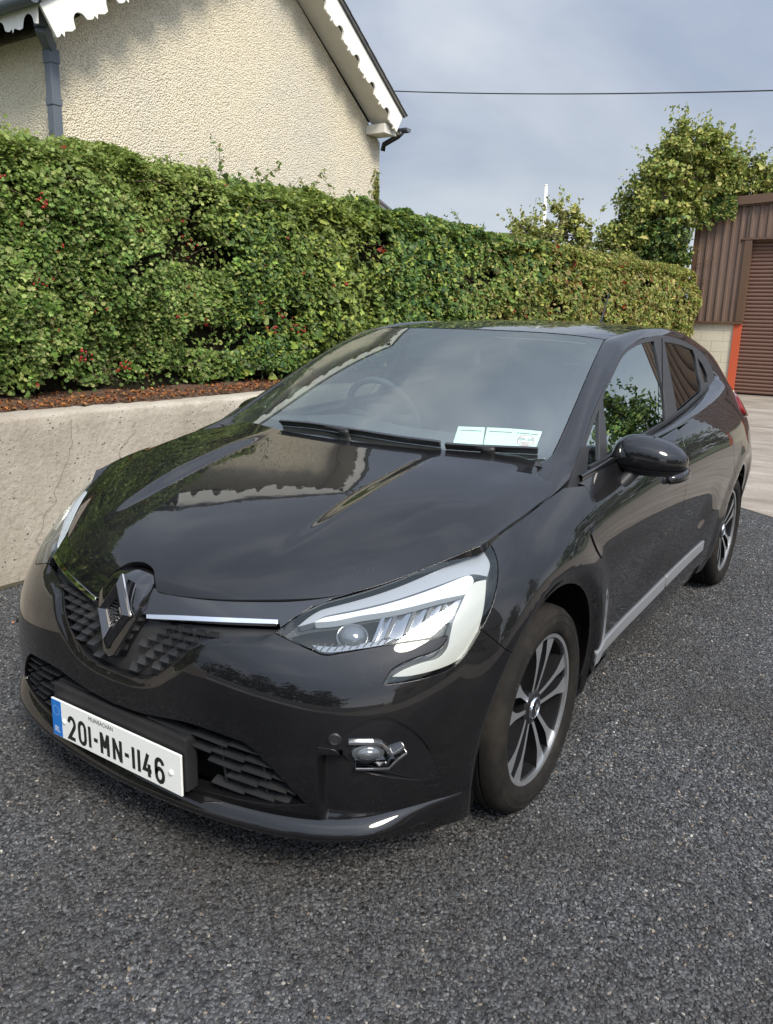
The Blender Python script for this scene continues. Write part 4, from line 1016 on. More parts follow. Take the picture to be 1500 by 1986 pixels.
# --- scuttle and wipers
uu = np.linspace(-1, 1, 61); ed = sstep(.66, 1.0, np.abs(uu)); P = WSB.P(np.stack([uu, .05*sstep(.80, 1.02, np.abs(uu))], -1))
g = Geo(); V = []
for p, e_, u in zip(P, ed, uu):
    q = (p + [0, -.075, -.035])*(1 - e_) + np.array([math.copysign(.70, u), .22, .93])*e_; m_ = p*.55 + q*.45 + np.array([0, -.006, .006])
    V += [q, m_, p - np.array([0, 0, .004]), p + [0, .05, -.01]]
g.add(V, [(i*4+j, (i+1)*4+j, (i+1)*4+j+1, i*4+j+1) for i in range(60) for j in range(3)]).obj('scuttle_panel', M_PLASTIC, car, smooth=True)
def wiper(run_uv, piv_k, arm_uv):
    q = np.array(run_uv); P = WSB.P(q) ; Nn = WSB.N(q); P = P + Nn*.012
    tdir = np.gradient(P, axis=0); tdir /= np.linalg.norm(tdir, axis=1, keepdims=True); U = np.cross(Nn, tdir)
    g = Geo().bar(P, Nn, U, -.010, .008, .004, .012)
    w_ = g.obj('wiper', M_PLASTIC, car, bevel=.0015)
    g = Geo().bar(P + Nn*.010, Nn, U, -.003, .005, .016, .010); g.obj('wiper_spoiler', M_GLOSS, w_, bevel=.0012)
    A = WSB.P(np.array(arm_uv)); An = WSB.N(np.array(arm_uv)); k = len(A); A = A + An*np.linspace(.018, .024, k)[:, None]
    ad = np.gradient(A, axis=0); ad /= np.linalg.norm(ad, axis=1, keepdims=True); AU = np.cross(An, ad)
    Geo().bar(A, An, AU, -.004, .004, .016, .011).obj('wiper_arm', M_PLASTIC, w_, bevel=.002)
    c = A[-1]; g = Geo(); V = []; n = 16
    for r, d in ((.012, -.05), (.0135, -.006), (.011, .001), (.001, .002)):
        for j in range(n): t = 2*math.pi*j/n; V.append(c + ad[-1]*(r*1.9*math.cos(t) - .01) + AU[-1]*r*math.sin(t) + An[-1]*d)
    g.add(V, [(i*n+j, i*n+(j+1) % n, (i+1)*n+(j+1) % n, (i+1)*n+j) for i in range(3) for j in range(n)]).obj('wiper_pivot', M_PLASTIC, w_, smooth=True)
_w = np.array([p[:2] for p in OUT['WIPER0']]); w0 = [(u, float(np.interp(u, _w[:, 0], _w[:, 1])) + .012) for u in np.linspace(_w[0, 0], _w[-1, 0], 12)]
_w1 = np.array([p[:2] for p in OUT['WIPER1']]); w1 = [(u, float(np.interp(u, _w1[:, 0], _w1[:, 1])) + .010) for u in np.linspace(_w1[0, 0], _w1[-1, 0], 10)]
def along(w_, ks, dv): return [(float(np.interp(k, np.linspace(0, 1, len(w_)), [a for a, _ in w_])), max(.0, float(np.interp(k, np.linspace(0, 1, len(w_)), [b for _, b in w_])) + d)) for k, d in zip(ks, dv)]
wiper(w0, 0, along(w0, (.20, .28, .36, .44, .48), (.010, .006, 0, -.008, -.012)))
wiper(w1, 0, along(w1, (.12, .22, .32, .44, .50), (.008, .004, 0, -.006, -.010)))

# --- headlights (housing, reflectors, light guide, lens)
lampu = uvp('LAMP')
def depthf(d): return lambda P, uv: np.full(len(P), d)
G = panel_geo(BELT, lampu, h=.02, rim=0, off=-.052)
heads = put_both('headlight', G, M_BEZEL, car)
# side walls of the housing
def wall(poly, d0, d1):
    q = densify(np.asarray(poly), np.array((5.6, .85)), .02); P, Nn = BELT.P(q), BELT.N(q); n = len(q)
    V = np.concatenate([P + Nn*d0, P + Nn*d1]); return V, [(i, (i+1) % n, n+(i+1) % n, n+i) for i in range(n)]
def block(name, key, d0, d1, m, pars, taper=.0):
    q = densify(uvp(key) if isinstance(key, str) else np.asarray(key), np.array((5.6, .85)), .012)
    G = panel_geo(BELT, q, h=.012, rim=abs(d1 - d0), off=d1, gap=.0006)
    return put_both(name, G, m, pars)
V, F = wall(lampu, -.052, -.001)
for s in (0, 1): Geo().add(V, F).obj('lamp_rim', M_GLOSS, heads[s], mirror=s == 1)
block('light_guide', 'DRLTOP', -.040, -.010, M_DRLTOP, heads)
block('light_guide', 'DRLLIMB', -.040, -.008, M_DRL, heads)
block('upper_bezel', 'UPBEZ', -.046, -.020, M_LENSSHEEN, heads)  # added band: sky reflection of the lens put into its colour
block('projector_well', 'DARKIN', -.050, -.044, M_DARK, heads)
block('ribbed_step', 'COMB', -.048, -.018, M_CHROME2, heads)
for k in range(5):
    q = np.array([p[:2] for p in OUT['CELL%d' % k]])
    # reflector: hollow curved chrome bowl behind, with a slanted blade on its inner side
    G = panel_geo(BELT, q, h=.008, rim=0, offf=lambda P, uv, q=q: -.046 + .022*np.clip(np.abs(((uv - q.mean(0))*[5.6, .85]) @ [.9, .3])/.03, 0, 1)**2)
    put_both('reflector', G, M_CHROME2, heads)
    a = q[0]; b = q[3]; w_ = np.array([.0026, 0])
    bl_ = [a - w_*1.2, a + w_*.3, b + w_*.3, b - w_*1.2]
    block('lamp_blade', bl_, -.046, -.016, M_BEZEL if k else M_CHROME2, heads)
pp_, pn_, pt_, pu_ = frame_at(BELT, (.1500, .865))
for s in (0, 1):
    g = Geo(); n = 28; V = []
    for r, d in ((.036, -.05), (.036, -.030), (.033, -.024), (.033, -.030), (.031, -.022), (.024, -.013), (.012, -.008), (.0005, -.007)):
        for j in range(n): t = 2*math.pi*j/n; V.append(pp_ + pt_*r*math.cos(t)*1.1 + pu_*r*math.sin(t)*.95 + pn_*d)
    g.add(V, [(i*n+j, i*n+(j+1) % n, (i+1)*n+(j+1) % n, (i+1)*n+j) for i in range(7) for j in range(n)]).obj('projector', mat('projector_glass', (.05, .055, .065), rough=.05, spec=.9, coat=1), heads[s], smooth=True, mirror=s == 1)
g = Geo()
for k in range(11):
    f = k/10; u = .122 + f*.066; a = (u, .842 - .004*f); b = (u - .004, .812 + .010*f)
    uv = np.array([a, b]); P, Nn = BELT.P(uv), BELT.N(uv); t2 = np.cross((P[1]-P[0])/np.linalg.norm(P[1]-P[0]), Nn[0]); g.bar(P, Nn, [t2, t2], -.018, -.0135, .0035, .0015)
for s in (0, 1): g.obj('lamp_rib', M_BEZEL, heads[s], mirror=s == 1)
G = panel_geo(BELT, lampu, h=.02, rim=.004, off=0., gap=.003)
put_both('headlight_lens', G, M_LENS, heads)

# --- door mirrors
def mirror_side(s):
    c = np.array([.893, .705, .972]); n, k = 40, 24; V = []
    for i in range(k+1):
        ph = -math.pi/2 + math.pi*i/k
        for j in range(n):
            th = 2*math.pi*j/n
            sg = lambda x, e: math.copysign(abs(x)**e, x)
            cx, cy, cz = sg(math.cos(ph), .72)*sg(math.cos(th), .78), sg(math.cos(ph), .72)*sg(math.sin(th), .9), sg(math.sin(ph), .80)
            x = .122*cx; z = .072*cz; y = .095*cy if cy < 0 else .055*cy
            z *= (1 - .26*max(0, cx)**1.3 if cz > 0 else .84 - .22*max(0, -cx)**2 - .16*max(0, cx))
            if cz > 0: z *= 1 + .10*max(0, -cx)
            x += .012*cz*(cx < 0)
            y += .020*cx
            V.append(c + [x, y, z + .010*cx*(-1)])
    F = [(i*n+j, i*n+(j+1) % n, (i+1)*n+(j+1) % n, (i+1)*n+j) for i in range(k) for j in range(n)]
    V = np.array(V)
    o = Geo().add(V, F).obj('side_mirror', M_PAINT, car, smooth=True, mirror=s == 1)
    # lower black band just proud of the shell
    lo_ = Geo(); ks = [i for i in range(k+1) if -math.pi/2 + math.pi*i/k < -.30]
    Vb = V.reshape(k+1, n, 3)[ks]; cen_ = c
    Vb = (Vb - cen_)*1.018 + cen_ ; nb = len(ks)
    lo_.add(Vb.reshape(-1, 3), [(i*n+j, i*n+(j+1) % n, (i+1)*n+(j+1) % n, (i+1)*n+j) for i in range(nb-1) for j in range(n)])
    lo_.obj('mirror_underside', M_PLASTIC, o, smooth=True, mirror=s == 1)
    g = Geo(); V = []; m = 20
    for r in (1, .001):
        for j in range(m): t = 2*math.pi*j/m; V.append(c + [.102*r*math.cos(t), .056 + .02*r*math.cos(t), .052*r*math.sin(t)])
    g.add(V, [(j, (j+1) % m, m+(j+1) % m, m+j) for j in range(m)]).obj('mirror_face', M_SHIFT, o, mirror=s == 1)
    # arm down to the door skin
    pa = [np.array([.815, .60, .872]), np.array([.838, .628, .898]), np.array([.852, .665, .925]), np.array([.858, .69, .95])]
    ra = [(.060, .022), (.046, .020), (.042, .022), (.046, .026)]; V = []; m = 18
    for p, (ry, rz) in zip(pa, ra):
        for j in range(m): t = 2*math.pi*j/m; V.append(p + [rz*1.0*math.sin(t), ry*math.cos(t), -.5*rz*math.sin(t)])
    Geo().add(V, [(i*m+j, i*m+(j+1) % m, (i+1)*m+(j+1) % m, (i+1)*m+j) for i in range(3) for j in range(m)]).obj('mirror_arm', M_PLASTIC, o, smooth=True, mirror=s == 1)
mirror_side(0); mirror_side(1)

# --- wheels
def make_wheel():
    wh = Geo()
    # barrel and lip, axis x, outer face at +x
    prof = [(r*1.055, x) for r, x in [(.185, -.085), (.195, .02), (.199, .070), (.2085, .080), (.2145, .082), (.2145, .077), (.2040, .072), (.2040, -.09), (.185, -.085)]]
    wh.lathe(prof, np.zeros(3), 0, 64); wh.lathe([(.18, -.075), (.02, -.06), (.001, -.06)], np.zeros(3), 0, 32)
    wh.V = [tuple(np.array(v) + BASE['car']) for v in wh.V]
    o = wh.obj('wheel', M_ALLOYB, car, smooth=True, angle=40)
    BASE[o.name] = np.zeros(3)
    T = [(.203, -.080), (.214, -.094), (.245, -.1010), (.275, -.0985), (.296, -.090), (.306, -.076), (.3095, -.055)]
    for x in (-.05, -.022, .008, .036): T += [(.3095, x - .012), (.3095, x + .004), (.302, x + .006), (.302, x + .010), (.3095, x + .012)]
    T += [(.3095, .058), (.306, .076), (.296, .0905), (.285, .0965), (.283, .0955), (.262, .1000), (.260, .0990), (.240, .0985), (.222, .0935), (.2165, .088), (.214, .080), (.203, .078)]
    T = [(r + .0115*max(0, min(1, (.27 - r)/.05)), x) for r, x in T]
    ty = Geo().lathe(T, np.zeros(3), 0, 96).obj('tyre', M_RUBBER, o, smooth=True, angle=28)
    Geo().lathe([(r*1.055, x) for r, x in [(.2030, .0745), (.2035, .0835), (.2140, .0850), (.2152, .0810)]], np.zeros(3), 0, 72).obj('rim_lip', M_SILVER, o, smooth=True, angle=30)
    def spoke_outline(sgn):
        # one of a pair: narrow at the hub, swelling to the rim
        pts = []
        for t in np.linspace(0, 1, 9):
            r = .040 + t*.175; cen = sgn*(.016 + .030*t**1.2); wd = .0065 + .0065*t**1.6 + .016*sstep(.55, 1, t)
            pts.append((r, cen, wd))
        return [(r, c + w_) for r, c, w_ in pts] + [(r, c - w_) for r, c, w_ in pts[::-1]]
    for k in range(5):
        for sgn in (-1, 1):
            a = 2*math.pi*k/5 + .18
            e1 = np.array([0, math.cos(a), math.sin(a)]); e2 = np.array([0, -math.sin(a), math.cos(a)])
            ol = spoke_outline(sgn); n = len(ol)
            def zf(r): return .062 + .014*math.sin(min(1, (r - .04)/.164)*math.pi*.55)
            V = [e1*r + e2*c + np.array([zf(r), 0, 0]) for r, c in ol] + [e1*r + e2*(c*1.0) + np.array([zf(r) - .040, 0, 0]) for r, c in ol]
            h_ = n//2
            F = [(i, i+1, n-2-i, n-1-i) for i in range(h_-1)]
            S_ = [(i, (i+1) % n, n+(i+1) % n, n+i) for i in range(n)]
            sp_ = Geo().add(V, F + S_).obj('spoke', [M_ALLOYB, M_SILVER], o)
            me = sp_.data
            for p in me.polygons:
                if abs(p.normal.x) > .8: p.material_index = 1
    # hub and cap
    Geo().lathe([(.056, .02), (.056, .058), (.048, .066), (.033, .068)], np.zeros(3), 0, 40).obj('hub', M_ALLOYB, o, smooth=True, angle=40)
    Geo().lathe([(.034, .060), (.034, .070), (.031, .074), (.029, .074), (.0285, .0725)], np.zeros(3), 0, 40).obj('hub_cap_ring', M_CHROME, o, smooth=True, angle=40)
    Geo().lathe([(.0288, .0724), (.012, .0745), (.0005, .075)], np.zeros(3), 0, 32).obj('hub_cap', M_GLOSS, o, smooth=True)
    lz = [(0, .019), (.013, 0), (0, -.019), (-.013, 0)]; li = [(0, .009), (.006, 0), (0, -.009), (-.006, 0)]
    V = [(.0755, a, b) for a, b in lz] + [(.0760, a*.9, b*.9) for a, b in li]
    Geo().add(V, [(i, (i+1) % 4, 4+(i+1) % 4, 4+i) for i in range(4)]).obj('hub_emblem', M_SILVER, o)
    g = Geo()
    for k in range(5):
        a = 2*math.pi*(k+.5)/5 + .18; g.lathe([(.008, .04), (.008, .060), (.001, .062)], np.array([0, .048*math.cos(a), .048*math.sin(a)]), 0, 6)
    g.obj('wheel_bolt', M_CHROME2, o)
    # brake disc behind the spokes
    Geo().lathe([(.13, -.01), (.13, .0), (.06, .004), (.055, .02)], np.zeros(3), 0, 48).obj('brake_disc', M_SILL, o, smooth=True, angle=40)
    text_mesh_arc(o)
    return o
def text_mesh_arc(o):
    """raised sidewall lettering, bent along the tyre"""
    cu = bpy.data.curves.new('lettering_curve', 'FONT'); cu.body = 'X WONDER'; cu.size = .019; cu.align_x = 'CENTER'; cu.space_character = 1.25
    t = bpy.data.objects.new('lettering_curve', cu); C.objects.link(t)
    me = bpy.data.meshes.new_from_object(t.evaluated_get(bpy.context.evaluated_depsgraph_get()))
    V = np.array([v.co[:] for v in me.vertices]); F = [list(p.vertices) for p in me.polygons]
    bpy.data.objects.remove(t); bpy.data.curves.remove(cu); bpy.data.meshes.remove(me)
    a = math.radians(138) + V[:, 0]/-.243*-1*-1; r = .2560 + V[:, 1]
    ang = math.radians(132) - V[:, 0]/.25*-1
    W = np.stack([np.full(len(V), .1003), r*np.cos(ang)*-1*-1, r*np.sin(ang)], -1)
    mesh_obj('sidewall_lettering', W, F, mat('sidewall_print', (.045, .042, .04), rough=.6), o)
wheel0 = make_wheel()
def place_wheel(o, x, y, flip, ang):
    o.location = Vector((x, y, .31)) - Vector(BASE['car'])
    o.rotation_euler = (ang, 0, math.pi if flip else 0)
spots_w = [(.757, 0, 0, 0), (.752, 2.583, 0, .35), (-.757, 0, 1, .2), (-.752, 2.583, 1, .5)]
for i, (x, y, fl, an) in enumerate(spots_w):
    if i == 0: o = wheel0
    else:
        o = wheel0.copy(); C.objects.link(o); o.parent = car
        for ch in list(wheel0.children): c_ = ch.copy(); C.objects.link(c_); c_.parent = o
    place_wheel(o, x, y, fl, an)

# --- arch liners, underbody, cabin
for y0 in (0, 2.583):
    for s in (0, 1):
        g = Geo(); V = []; n = 30
        for x in (.835, .50):
            for k in range(n): t = math.radians(-14 + 208*k/(n-1)); V.append((x, y0 - .003 + .378*math.cos(t), .32 + .378*math.sin(t)))
        F = [(k, k+1, n+k+1, n+k) for k in range(n-1)] + [list(range(n, 2*n))]
        g.add(V, F).obj('arch_liner', M_DARK, car, mirror=s == 1)
ub = Geo()
def slab(poly, z0, z1): ub.prism(poly, 2, z0, z1)
slab([(-.50, -.70), (.50, -.70), (.62, -.55), (.50, -.42), (.50, .42), (.78, .44), (.78, 2.14), (.50, 2.18), (.50, 2.96), (.60, 3.05), (-.60, 3.05), (-.50, 2.96), (-.50, 2.18), (-.78, 2.14), (-.78, .44), (-.50, .42), (-.50, -.42), (-.62, -.55)], .17, .24)
slab([(-.40, -.66), (.40, -.66), (.50, -.40), (.50, .30), (-.50, .30), (-.50, -.40)], .24, .66)
slab([(-.72, .36), (.72, .36), (.72, .40), (-.72, .40)], .24, .90)
ub.obj('underbody', M_DARK, car)
# cabin floor tub, dashboard, wheel, seats
g = Geo(); g.box((0, 1.75, .48), (1.44, 2.3, .04)); g.box((0, 2.95, .75), (1.3, .05, .55)); g.obj('cabin_floor', M_CABIN, car)
for s in (-1, 1): Geo().box((s*.76, 1.55, .70), (.04, 2.4, .44)).obj('door_card', M_CABIN, car)
V = []; prof = [(.25, .985), (.45, 1.005), (.68, .985), (.80, .955), (.86, .88), (.84, .62)]; xs = np.linspace(-.70, .70, 15)
for x in xs:
    for y, z in prof: V.append((x, y, z + .030*math.exp(-((x + .36)/.18)**2)*(1 if y > .6 else .3) - .01*abs(x)))
k_ = len(prof)
Geo().add(V, [(i*k_+j, (i+1)*k_+j, (i+1)*k_+j+1, i*k_+j+1) for i in range(14) for j in range(k_-1)]).obj('dashboard', M_CABIN, car, smooth=True)
wc = np.array([-.36, .93, .985]); ax_ = np.array([0, -.90, -.43]); ax_ /= np.linalg.norm(ax_); e1 = np.array([1., 0, 0]); e2 = np.cross(ax_, e1)
ring = [wc + .178*(e1*math.cos(t) + e2*math.sin(t)) for t in np.linspace(0, 2*math.pi, 49)]
swheel = Geo().tube(ring, .0145, 10, False).obj('steering_wheel', mat('steering_leather', (.05, .05, .052), rough=.4), car, smooth=True)
g = Geo(); g.tube([wc - e1*.165, wc + ax_*.02 - e1*.06, wc + ax_*.02 + e1*.06, wc + e1*.165], .020, 10); g.tube([wc + ax_*.02, wc - e2*.17], .018, 10)
g.box(wc + ax_*.015, (.13, .05, .11)); g.tube([wc + ax_*.02, wc + ax_*.25], .03, 10)
g.obj('wheel_hub', M_CABIN, swheel, smooth=True, angle=40)
def seat(x, y, sc=1.):
    g = Geo()
    def slabp(c, s, tilt):
        n = 16; V = []
        for k, f in ((-.5, .86), (-.35, 1), (.35, 1), (.5, .82)):
            for j in range(n):
                t = 2*math.pi*j/n; q = np.array([math.copysign(abs(math.cos(t))**.5, math.cos(t))*s[0]/2*f, math.copysign(abs(math.sin(t))**.6, math.sin(t))*s[1]/2*f, k*s[2]])
                V.append(np.array(c) + [q[0], q[1]*math.cos(tilt) + q[2]*math.sin(tilt), -q[1]*math.sin(tilt) + q[2]*math.cos(tilt)])
        g.add(V, [(i*n+j, i*n+(j+1) % n, (i+1)*n+(j+1) % n, (i+1)*n+j) for i in range(3) for j in range(n)] + [list(range(n)), list(range(3*n, 4*n))])
    slabp((x, y, .62), (.48, .50, .16), 0); slabp((x, y + .30, .90), (.46, .14, .58), .25); slabp((x, y + .42, 1.235), (.26, .10, .16), .2)
    return g.obj('seat', M_SEAT, car, smooth=True, angle=60)
seat(-.36, 1.45); seat(.36, 1.45)
g = Geo(); g.box((0, 2.42, .62), (1.24, .5, .16)); g.box((0, 2.68, .88), (1.22, .12, .55)); 
for x in (-.38, 0, .38): g.box((x, 2.75, 1.18), (.24, .08, .14))
g.obj('rear_bench', M_SEAT, car, bevel=.02)
Geo().box((0, .92, 1.265), (.22, .03, .065)).obj('interior_mirror', M_CABIN, car, bevel=.012)
V = []; F = []
Rr = ROOF.P(np.stack([np.repeat(np.linspace(0, 1, 8), 20), np.tile(np.linspace(0, 1, 20), 8)], -1)) - [0, 0, .03]
gg = Geo().add(Rr, [(i*20+j, (i+1)*20+j, (i+1)*20+j+1, i*20+j+1) for i in range(7) for j in range(19)])
gg.add(Rr*[-1, 1, 1], [(i*20+j, i*20+j+1, (i+1)*20+j+1, (i+1)*20+j) for i in range(7) for j in range(19)])
gg.obj('headlining', mat('grey_headlining', (.25, .25, .25), rough=.9), car, smooth=True)

# --- tail lamps, aerial, wing detail
tl = [tuple(p) for p in inv_yz([(2.80, .84), (2.72, .93), (2.83, .985), (3.0, .97)])]
tlq = [(.845, .915), (.84, .955), (.87, .98), (.93, .975), (.945, .905), (.89, .895)]
G = panel_geo(BELT, smooth_poly([(a, b, 0) for a, b in tlq]), h=.02, rim=.02, off=.010)
put_both('tail_lamp', G, M_RED, car)
pa = np.array([0, 2.62, 1.395]); 
Geo().tube([pa, pa + [0, .015, .012], pa + [0, .05, .06], pa + [0, .125, .185]], [.020, .008, .0055, .004], 10).obj('aerial', M_PLASTIC, car, smooth=True)
wd = inv_yz([(.235, .80), (.285, .815), (.345, .80), (.345, .70), (.31, .705), (.265, .74), (.24, .775)])
G = panel_geo(BELT, smooth_poly([(*p, 1 if i in (2, 3) else 0) for i, p in enumerate(wd)]), h=.012, rim=.004, off=.004); put_both('wing_vent', G, M_PAINT, car)
# ============================================================ the place
# ------------------------------------------------------------ ground
def tarmac_mat():
    m = mat('dark_chipping_tarmac', (.05, .05, .052), rough=.8, spec=.3); k = NB(m); v = k.obj()
    cell = k.vor(v, 82, 1); d = k.vor(v, 82, 0)
    sep = k.n('ShaderNodeSeparateColor', {0: cell}).outputs[0]
    c = k.ramp(sep, [(0, (.018, .018, .019)), (.35, (.042, .043, .046)), (.7, (.075, .077, .081)), (.95, (.12, .122, .125)), (1, (.20, .19, .17))])
    blot = k.g(k.noise(v, .8, 5, .65), .40, .72)
    c = k.mix(k.math('MULTIPLY', blot, .65), c, (.026, .022, .018))
    k.set('Base Color', c)
    h = k.math('ADD', k.math('MULTIPLY', d, -1.2), k.math('MULTIPLY', sep, .6))
    k.set('Normal', k.bump(h, .008, 1.)); return m
M_TAR = tarmac_mat()
def grid(x0, x1, y0, y1, n, m_, z=0., amp=0.):
    xs = np.linspace(x0, x1, n); ys = np.linspace(y0, y1, m_); V = [(x, y, z) for x in xs for y in ys]
    return V, [(i*m_+j, (i+1)*m_+j, (i+1)*m_+j+1, i*m_+j+1) for i in range(n-1) for j in range(m_-1)]
def grass_mat():
    m = mat('rough_grass', (.06, .09, .03), rough=.9); k = NB(m); v = k.obj(); k.set('Base Color', k.ramp(k.noise(v, .4, 8, .65), [(.3, (.035, .055, .018)), (.7, (.09, .11, .04))])); return m
tag(mesh_obj('ground', *grid(-400, 400, -400, 400, 9, 9, -.012), grass_mat()), kind='structure')
tag(mesh_obj('driveway', *grid(-2.3, 9, -7.6, 9, 6, 8, 0), M_TAR), kind='structure')
def concrete_yard_mat():
    m = mat('worn_concrete', (.36, .33, .28), rough=.85); k = NB(m); v = k.obj(); vs = k.obj((1, 2.2, 1))
    c = k.ramp(k.noise(vs, 1.1, 9, .7), [(.30, (.13, .105, .08)), (.5, (.25, .21, .17)), (.70, (.40, .355, .30))])
    c = k.mix(k.g(k.noise(v, 60, 4), .5, .72), c, (.22, .20, .17)); k.set('Base Color', c)
    k.set('Normal', k.bump(k.noise(v, 45, 6, .7), .006, .8)); return m
M_YARD = concrete_yard_mat()
# the slab's front edge runs slantwise across the drive
yl = [(-2.25, 6.81), (.55, 4.712), (.82, 4.51), (2.4, 3.32), (4.2, 1.97), (4.6, -2.0), (5.0, -16), (20, -16), (20, 16.3), (-2.9, 16.3)]
g = Geo().prism(yl, 2, -.01, .006); tag(g.obj('concrete_yard', M_YARD), kind='structure')
for (a, b) in (((-2.2, 10.4), (20, 10.9)), ((3.2, 3.4), (8.5, 16.2))):
    a, b = np.array(a), np.array(b); d = (b - a)/np.linalg.norm(b - a); pn = np.array([-d[1], d[0]])*.008
    tag(Geo().prism([a - pn, b - pn, b + pn, a + pn], 2, .0062, .0075).obj('slab_joint', mat('slab_joint_dirt', (.06, .052, .045), rough=.95)), kind='structure')

# loose chippings pressed in the tarmac: instanced stones
def stone_mat():
    m = mat('grey_stone_chip', (.08, .08, .085), rough=.7, spec=.35); k = NB(m)
    r = k.n('ShaderNodeObjectInfo').outputs['Random']
    c = k.ramp(r, [(0, (.026, .026, .026)), (.3, (.050, .051, .053)), (.62, (.078, .080, .083)), (.86, (.115, .118, .122)), (.965, (.185, .188, .19)), (.985, (.22, .16, .10)), (1, (.45, .43, .39))])
    loc = k.n('ShaderNodeObjectInfo').outputs['Location']; pat = k.math('MULTIPLY', k.g(k.noise(loc, .75, 5, .65), .42, .66), .75); k.set('Base Color', k.mix(pat, c, (.042, .037, .032)))
    return m
def chippings():
    rs = np.random.default_rng(5); V = []; F = []
    # patches of ground carrying the stones (denser near the viewer)
    def tri_patch(x0, x1, y0, y1): k = len(V); V.extend([(x0, y0, .001), (x1, y0, .001), (x1, y1, .001), (x0, y1, .001)]); F.append((k, k+1, k+2, k+3))
    tri_patch(-2.18, 3.2, -1.35, .2); tri_patch(-2.18, -.7, .2, 1.2); tri_patch(.55, 4.0, .2, 2.0); tri_patch(.55, 2.6, 2.0, 3.2); tri_patch(.4, 1.2, 3.2, 4.2); tri_patch(.3, .75, 4.2, 4.6)
    me = bpy.data.meshes.new('loose_chippings'); me.from_pydata(V, [], F); o = bpy.data.objects.new('loose_chippings', me); C.objects.link(o)
    sm = stone_mat(); me.materials.append(sm)
    ng = bpy.data.node_groups.new('scatter_chippings', 'GeometryNodeTree')
    ng.interface.new_socket('Geometry', in_out='INPUT', socket_type='NodeSocketGeometry'); ng.interface.new_socket('Geometry', in_out='OUTPUT', socket_type='NodeSocketGeometry')
    n = ng.nodes.new; L = ng.links.new
    gi, go = n('NodeGroupInput'), n('NodeGroupOutput')
    dp = n('GeometryNodeDistributePointsOnFaces'); dp.inputs['Density'].default_value = 12000; L(gi.outputs[0], dp.inputs[0])
    ico = n('GeometryNodeMeshIcoSphere'); ico.inputs['Radius'].default_value = .0054; ico.inputs['Subdivisions'].default_value = 1
    smn = n('GeometryNodeSetMaterial'); smn.inputs['Material'].default_value = sm; L(ico.outputs[0], smn.inputs[0])
    ip = n('GeometryNodeInstanceOnPoints'); L(dp.outputs[0], ip.inputs['Points']); L(smn.outputs[0], ip.inputs['Instance'])
    rr = n('FunctionNodeRandomValue'); rr.data_type = 'FLOAT_VECTOR'; rr.inputs[0].default_value = (-.35, -.35, 0); rr.inputs[1].default_value = (.35, .35, 6.28); L(rr.outputs[0], ip.inputs['Rotation'])
    rsn = n('FunctionNodeRandomValue'); rsn.data_type = 'FLOAT_VECTOR'; rsn.inputs[0].default_value = (.55, .40, .25); rsn.inputs[1].default_value = (1.35, 1.0, .75); rsn.inputs['Seed'].default_value = 3; L(rsn.outputs[0], ip.inputs['Scale'])
    L(ip.outputs[0], go.inputs[0])
    md = o.modifiers.new('scatter', 'NODES'); md.node_group = ng
    return tag(o, kind='stuff')
chippings()

# ------------------------------------------------------------ concrete retaining wall
def wall_mat():
    m = mat('weathered_concrete_wall', (.42, .37, .29), rough=.9); k = NB(m); v = k.obj()
    c = k.ramp(k.noise(v, 1.7, 8, .65), [(.28, (.28, .24, .19)), (.5, (.39, .345, .28)), (.72, (.47, .425, .355))])
    c = k.mix(k.math('MULTIPLY', k.g(k.noise(v, 26, 5, .7), .52, .74), .7), c, (.24, .20, .155))
    pit = k.math('MULTIPLY', k.g(k.vor(v, 34), .22, .10), k.g(k.noise(v, 7, 2), .48, .60))
    c = k.mix(k.math('MULTIPLY', pit, .85), c, (.10, .085, .065))
    lich = k.math('MULTIPLY', k.g(k.noise(v, 38, 3), .60, .66), k.g(k.noise(v, 2.6, 3), .5, .62)); c = k.mix(k.math('MULTIPLY', lich, .7), c, (.50, .48, .42))
    k.set('Base Color', c)
    h = k.math('ADD', k.noise(v, 30, 7, .7), k.math('MULTIPLY', pit, -.6))
    k.set('Normal', k.bump(h, .010, .9)); return m
M_WALL = wall_mat()
WX = -2.2
wall = Geo()
def wall_sheet():
    ys = np.concatenate([np.arange(-6.5, -1, .5), np.arange(-1, 6, .06), np.arange(6, 15.9, .4)]); rs = np.random.default_rng(2); V = []
    nz = 16; prof = [(0, z) for z in np.linspace(-.05, .842, nz)] + [(-.006, .856), (-.022, .864), (-.10, .866), (-.20, .862), (-.215, .70)]
    for y in ys:
        for dx, z in prof:
            V.append((WX + dx + .006*math.sin(y*1.9 + z*3) + rs.normal(0, .0012), y, z + (.006*math.sin(y*2.7) + rs.normal(0, .002) if z > .8 else 0)))
    k = len(prof); F = [(i*k+j, (i+1)*k+j, (i+1)*k+j+1, i*k+j+1) for i in range(len(ys)-1) for j in range(k-1)]
    return V, F
o = mesh_obj('retaining_wall', *wall_sheet(), M_WALL, None, True, origin=(WX, 0, 0))
o.data.set_sharp_from_angle(angle=math.radians(50))
tag(o, 'long low pitted concrete retaining wall holding up the hedge bank', 'wall')
# hairline cracks down the face
for y0, z0, seed in ((.62, .83, 1), (1.05, .78, 4)):
    rs = np.random.default_rng(seed); P = []; y, z = y0, z0
    while z > .05: P.append((WX + .0095 + .006*math.sin(y*1.9 + z*3), y, z)); y += rs.normal(-.012, .022); z -= rs.uniform(.02, .05)
    Geo().tube([(p[0] - .0008, p[1], p[2]) for p in P], .0011, 4).obj('wall_crack', mat('crack_dirt', (.17, .14, .105), rough=1), o)
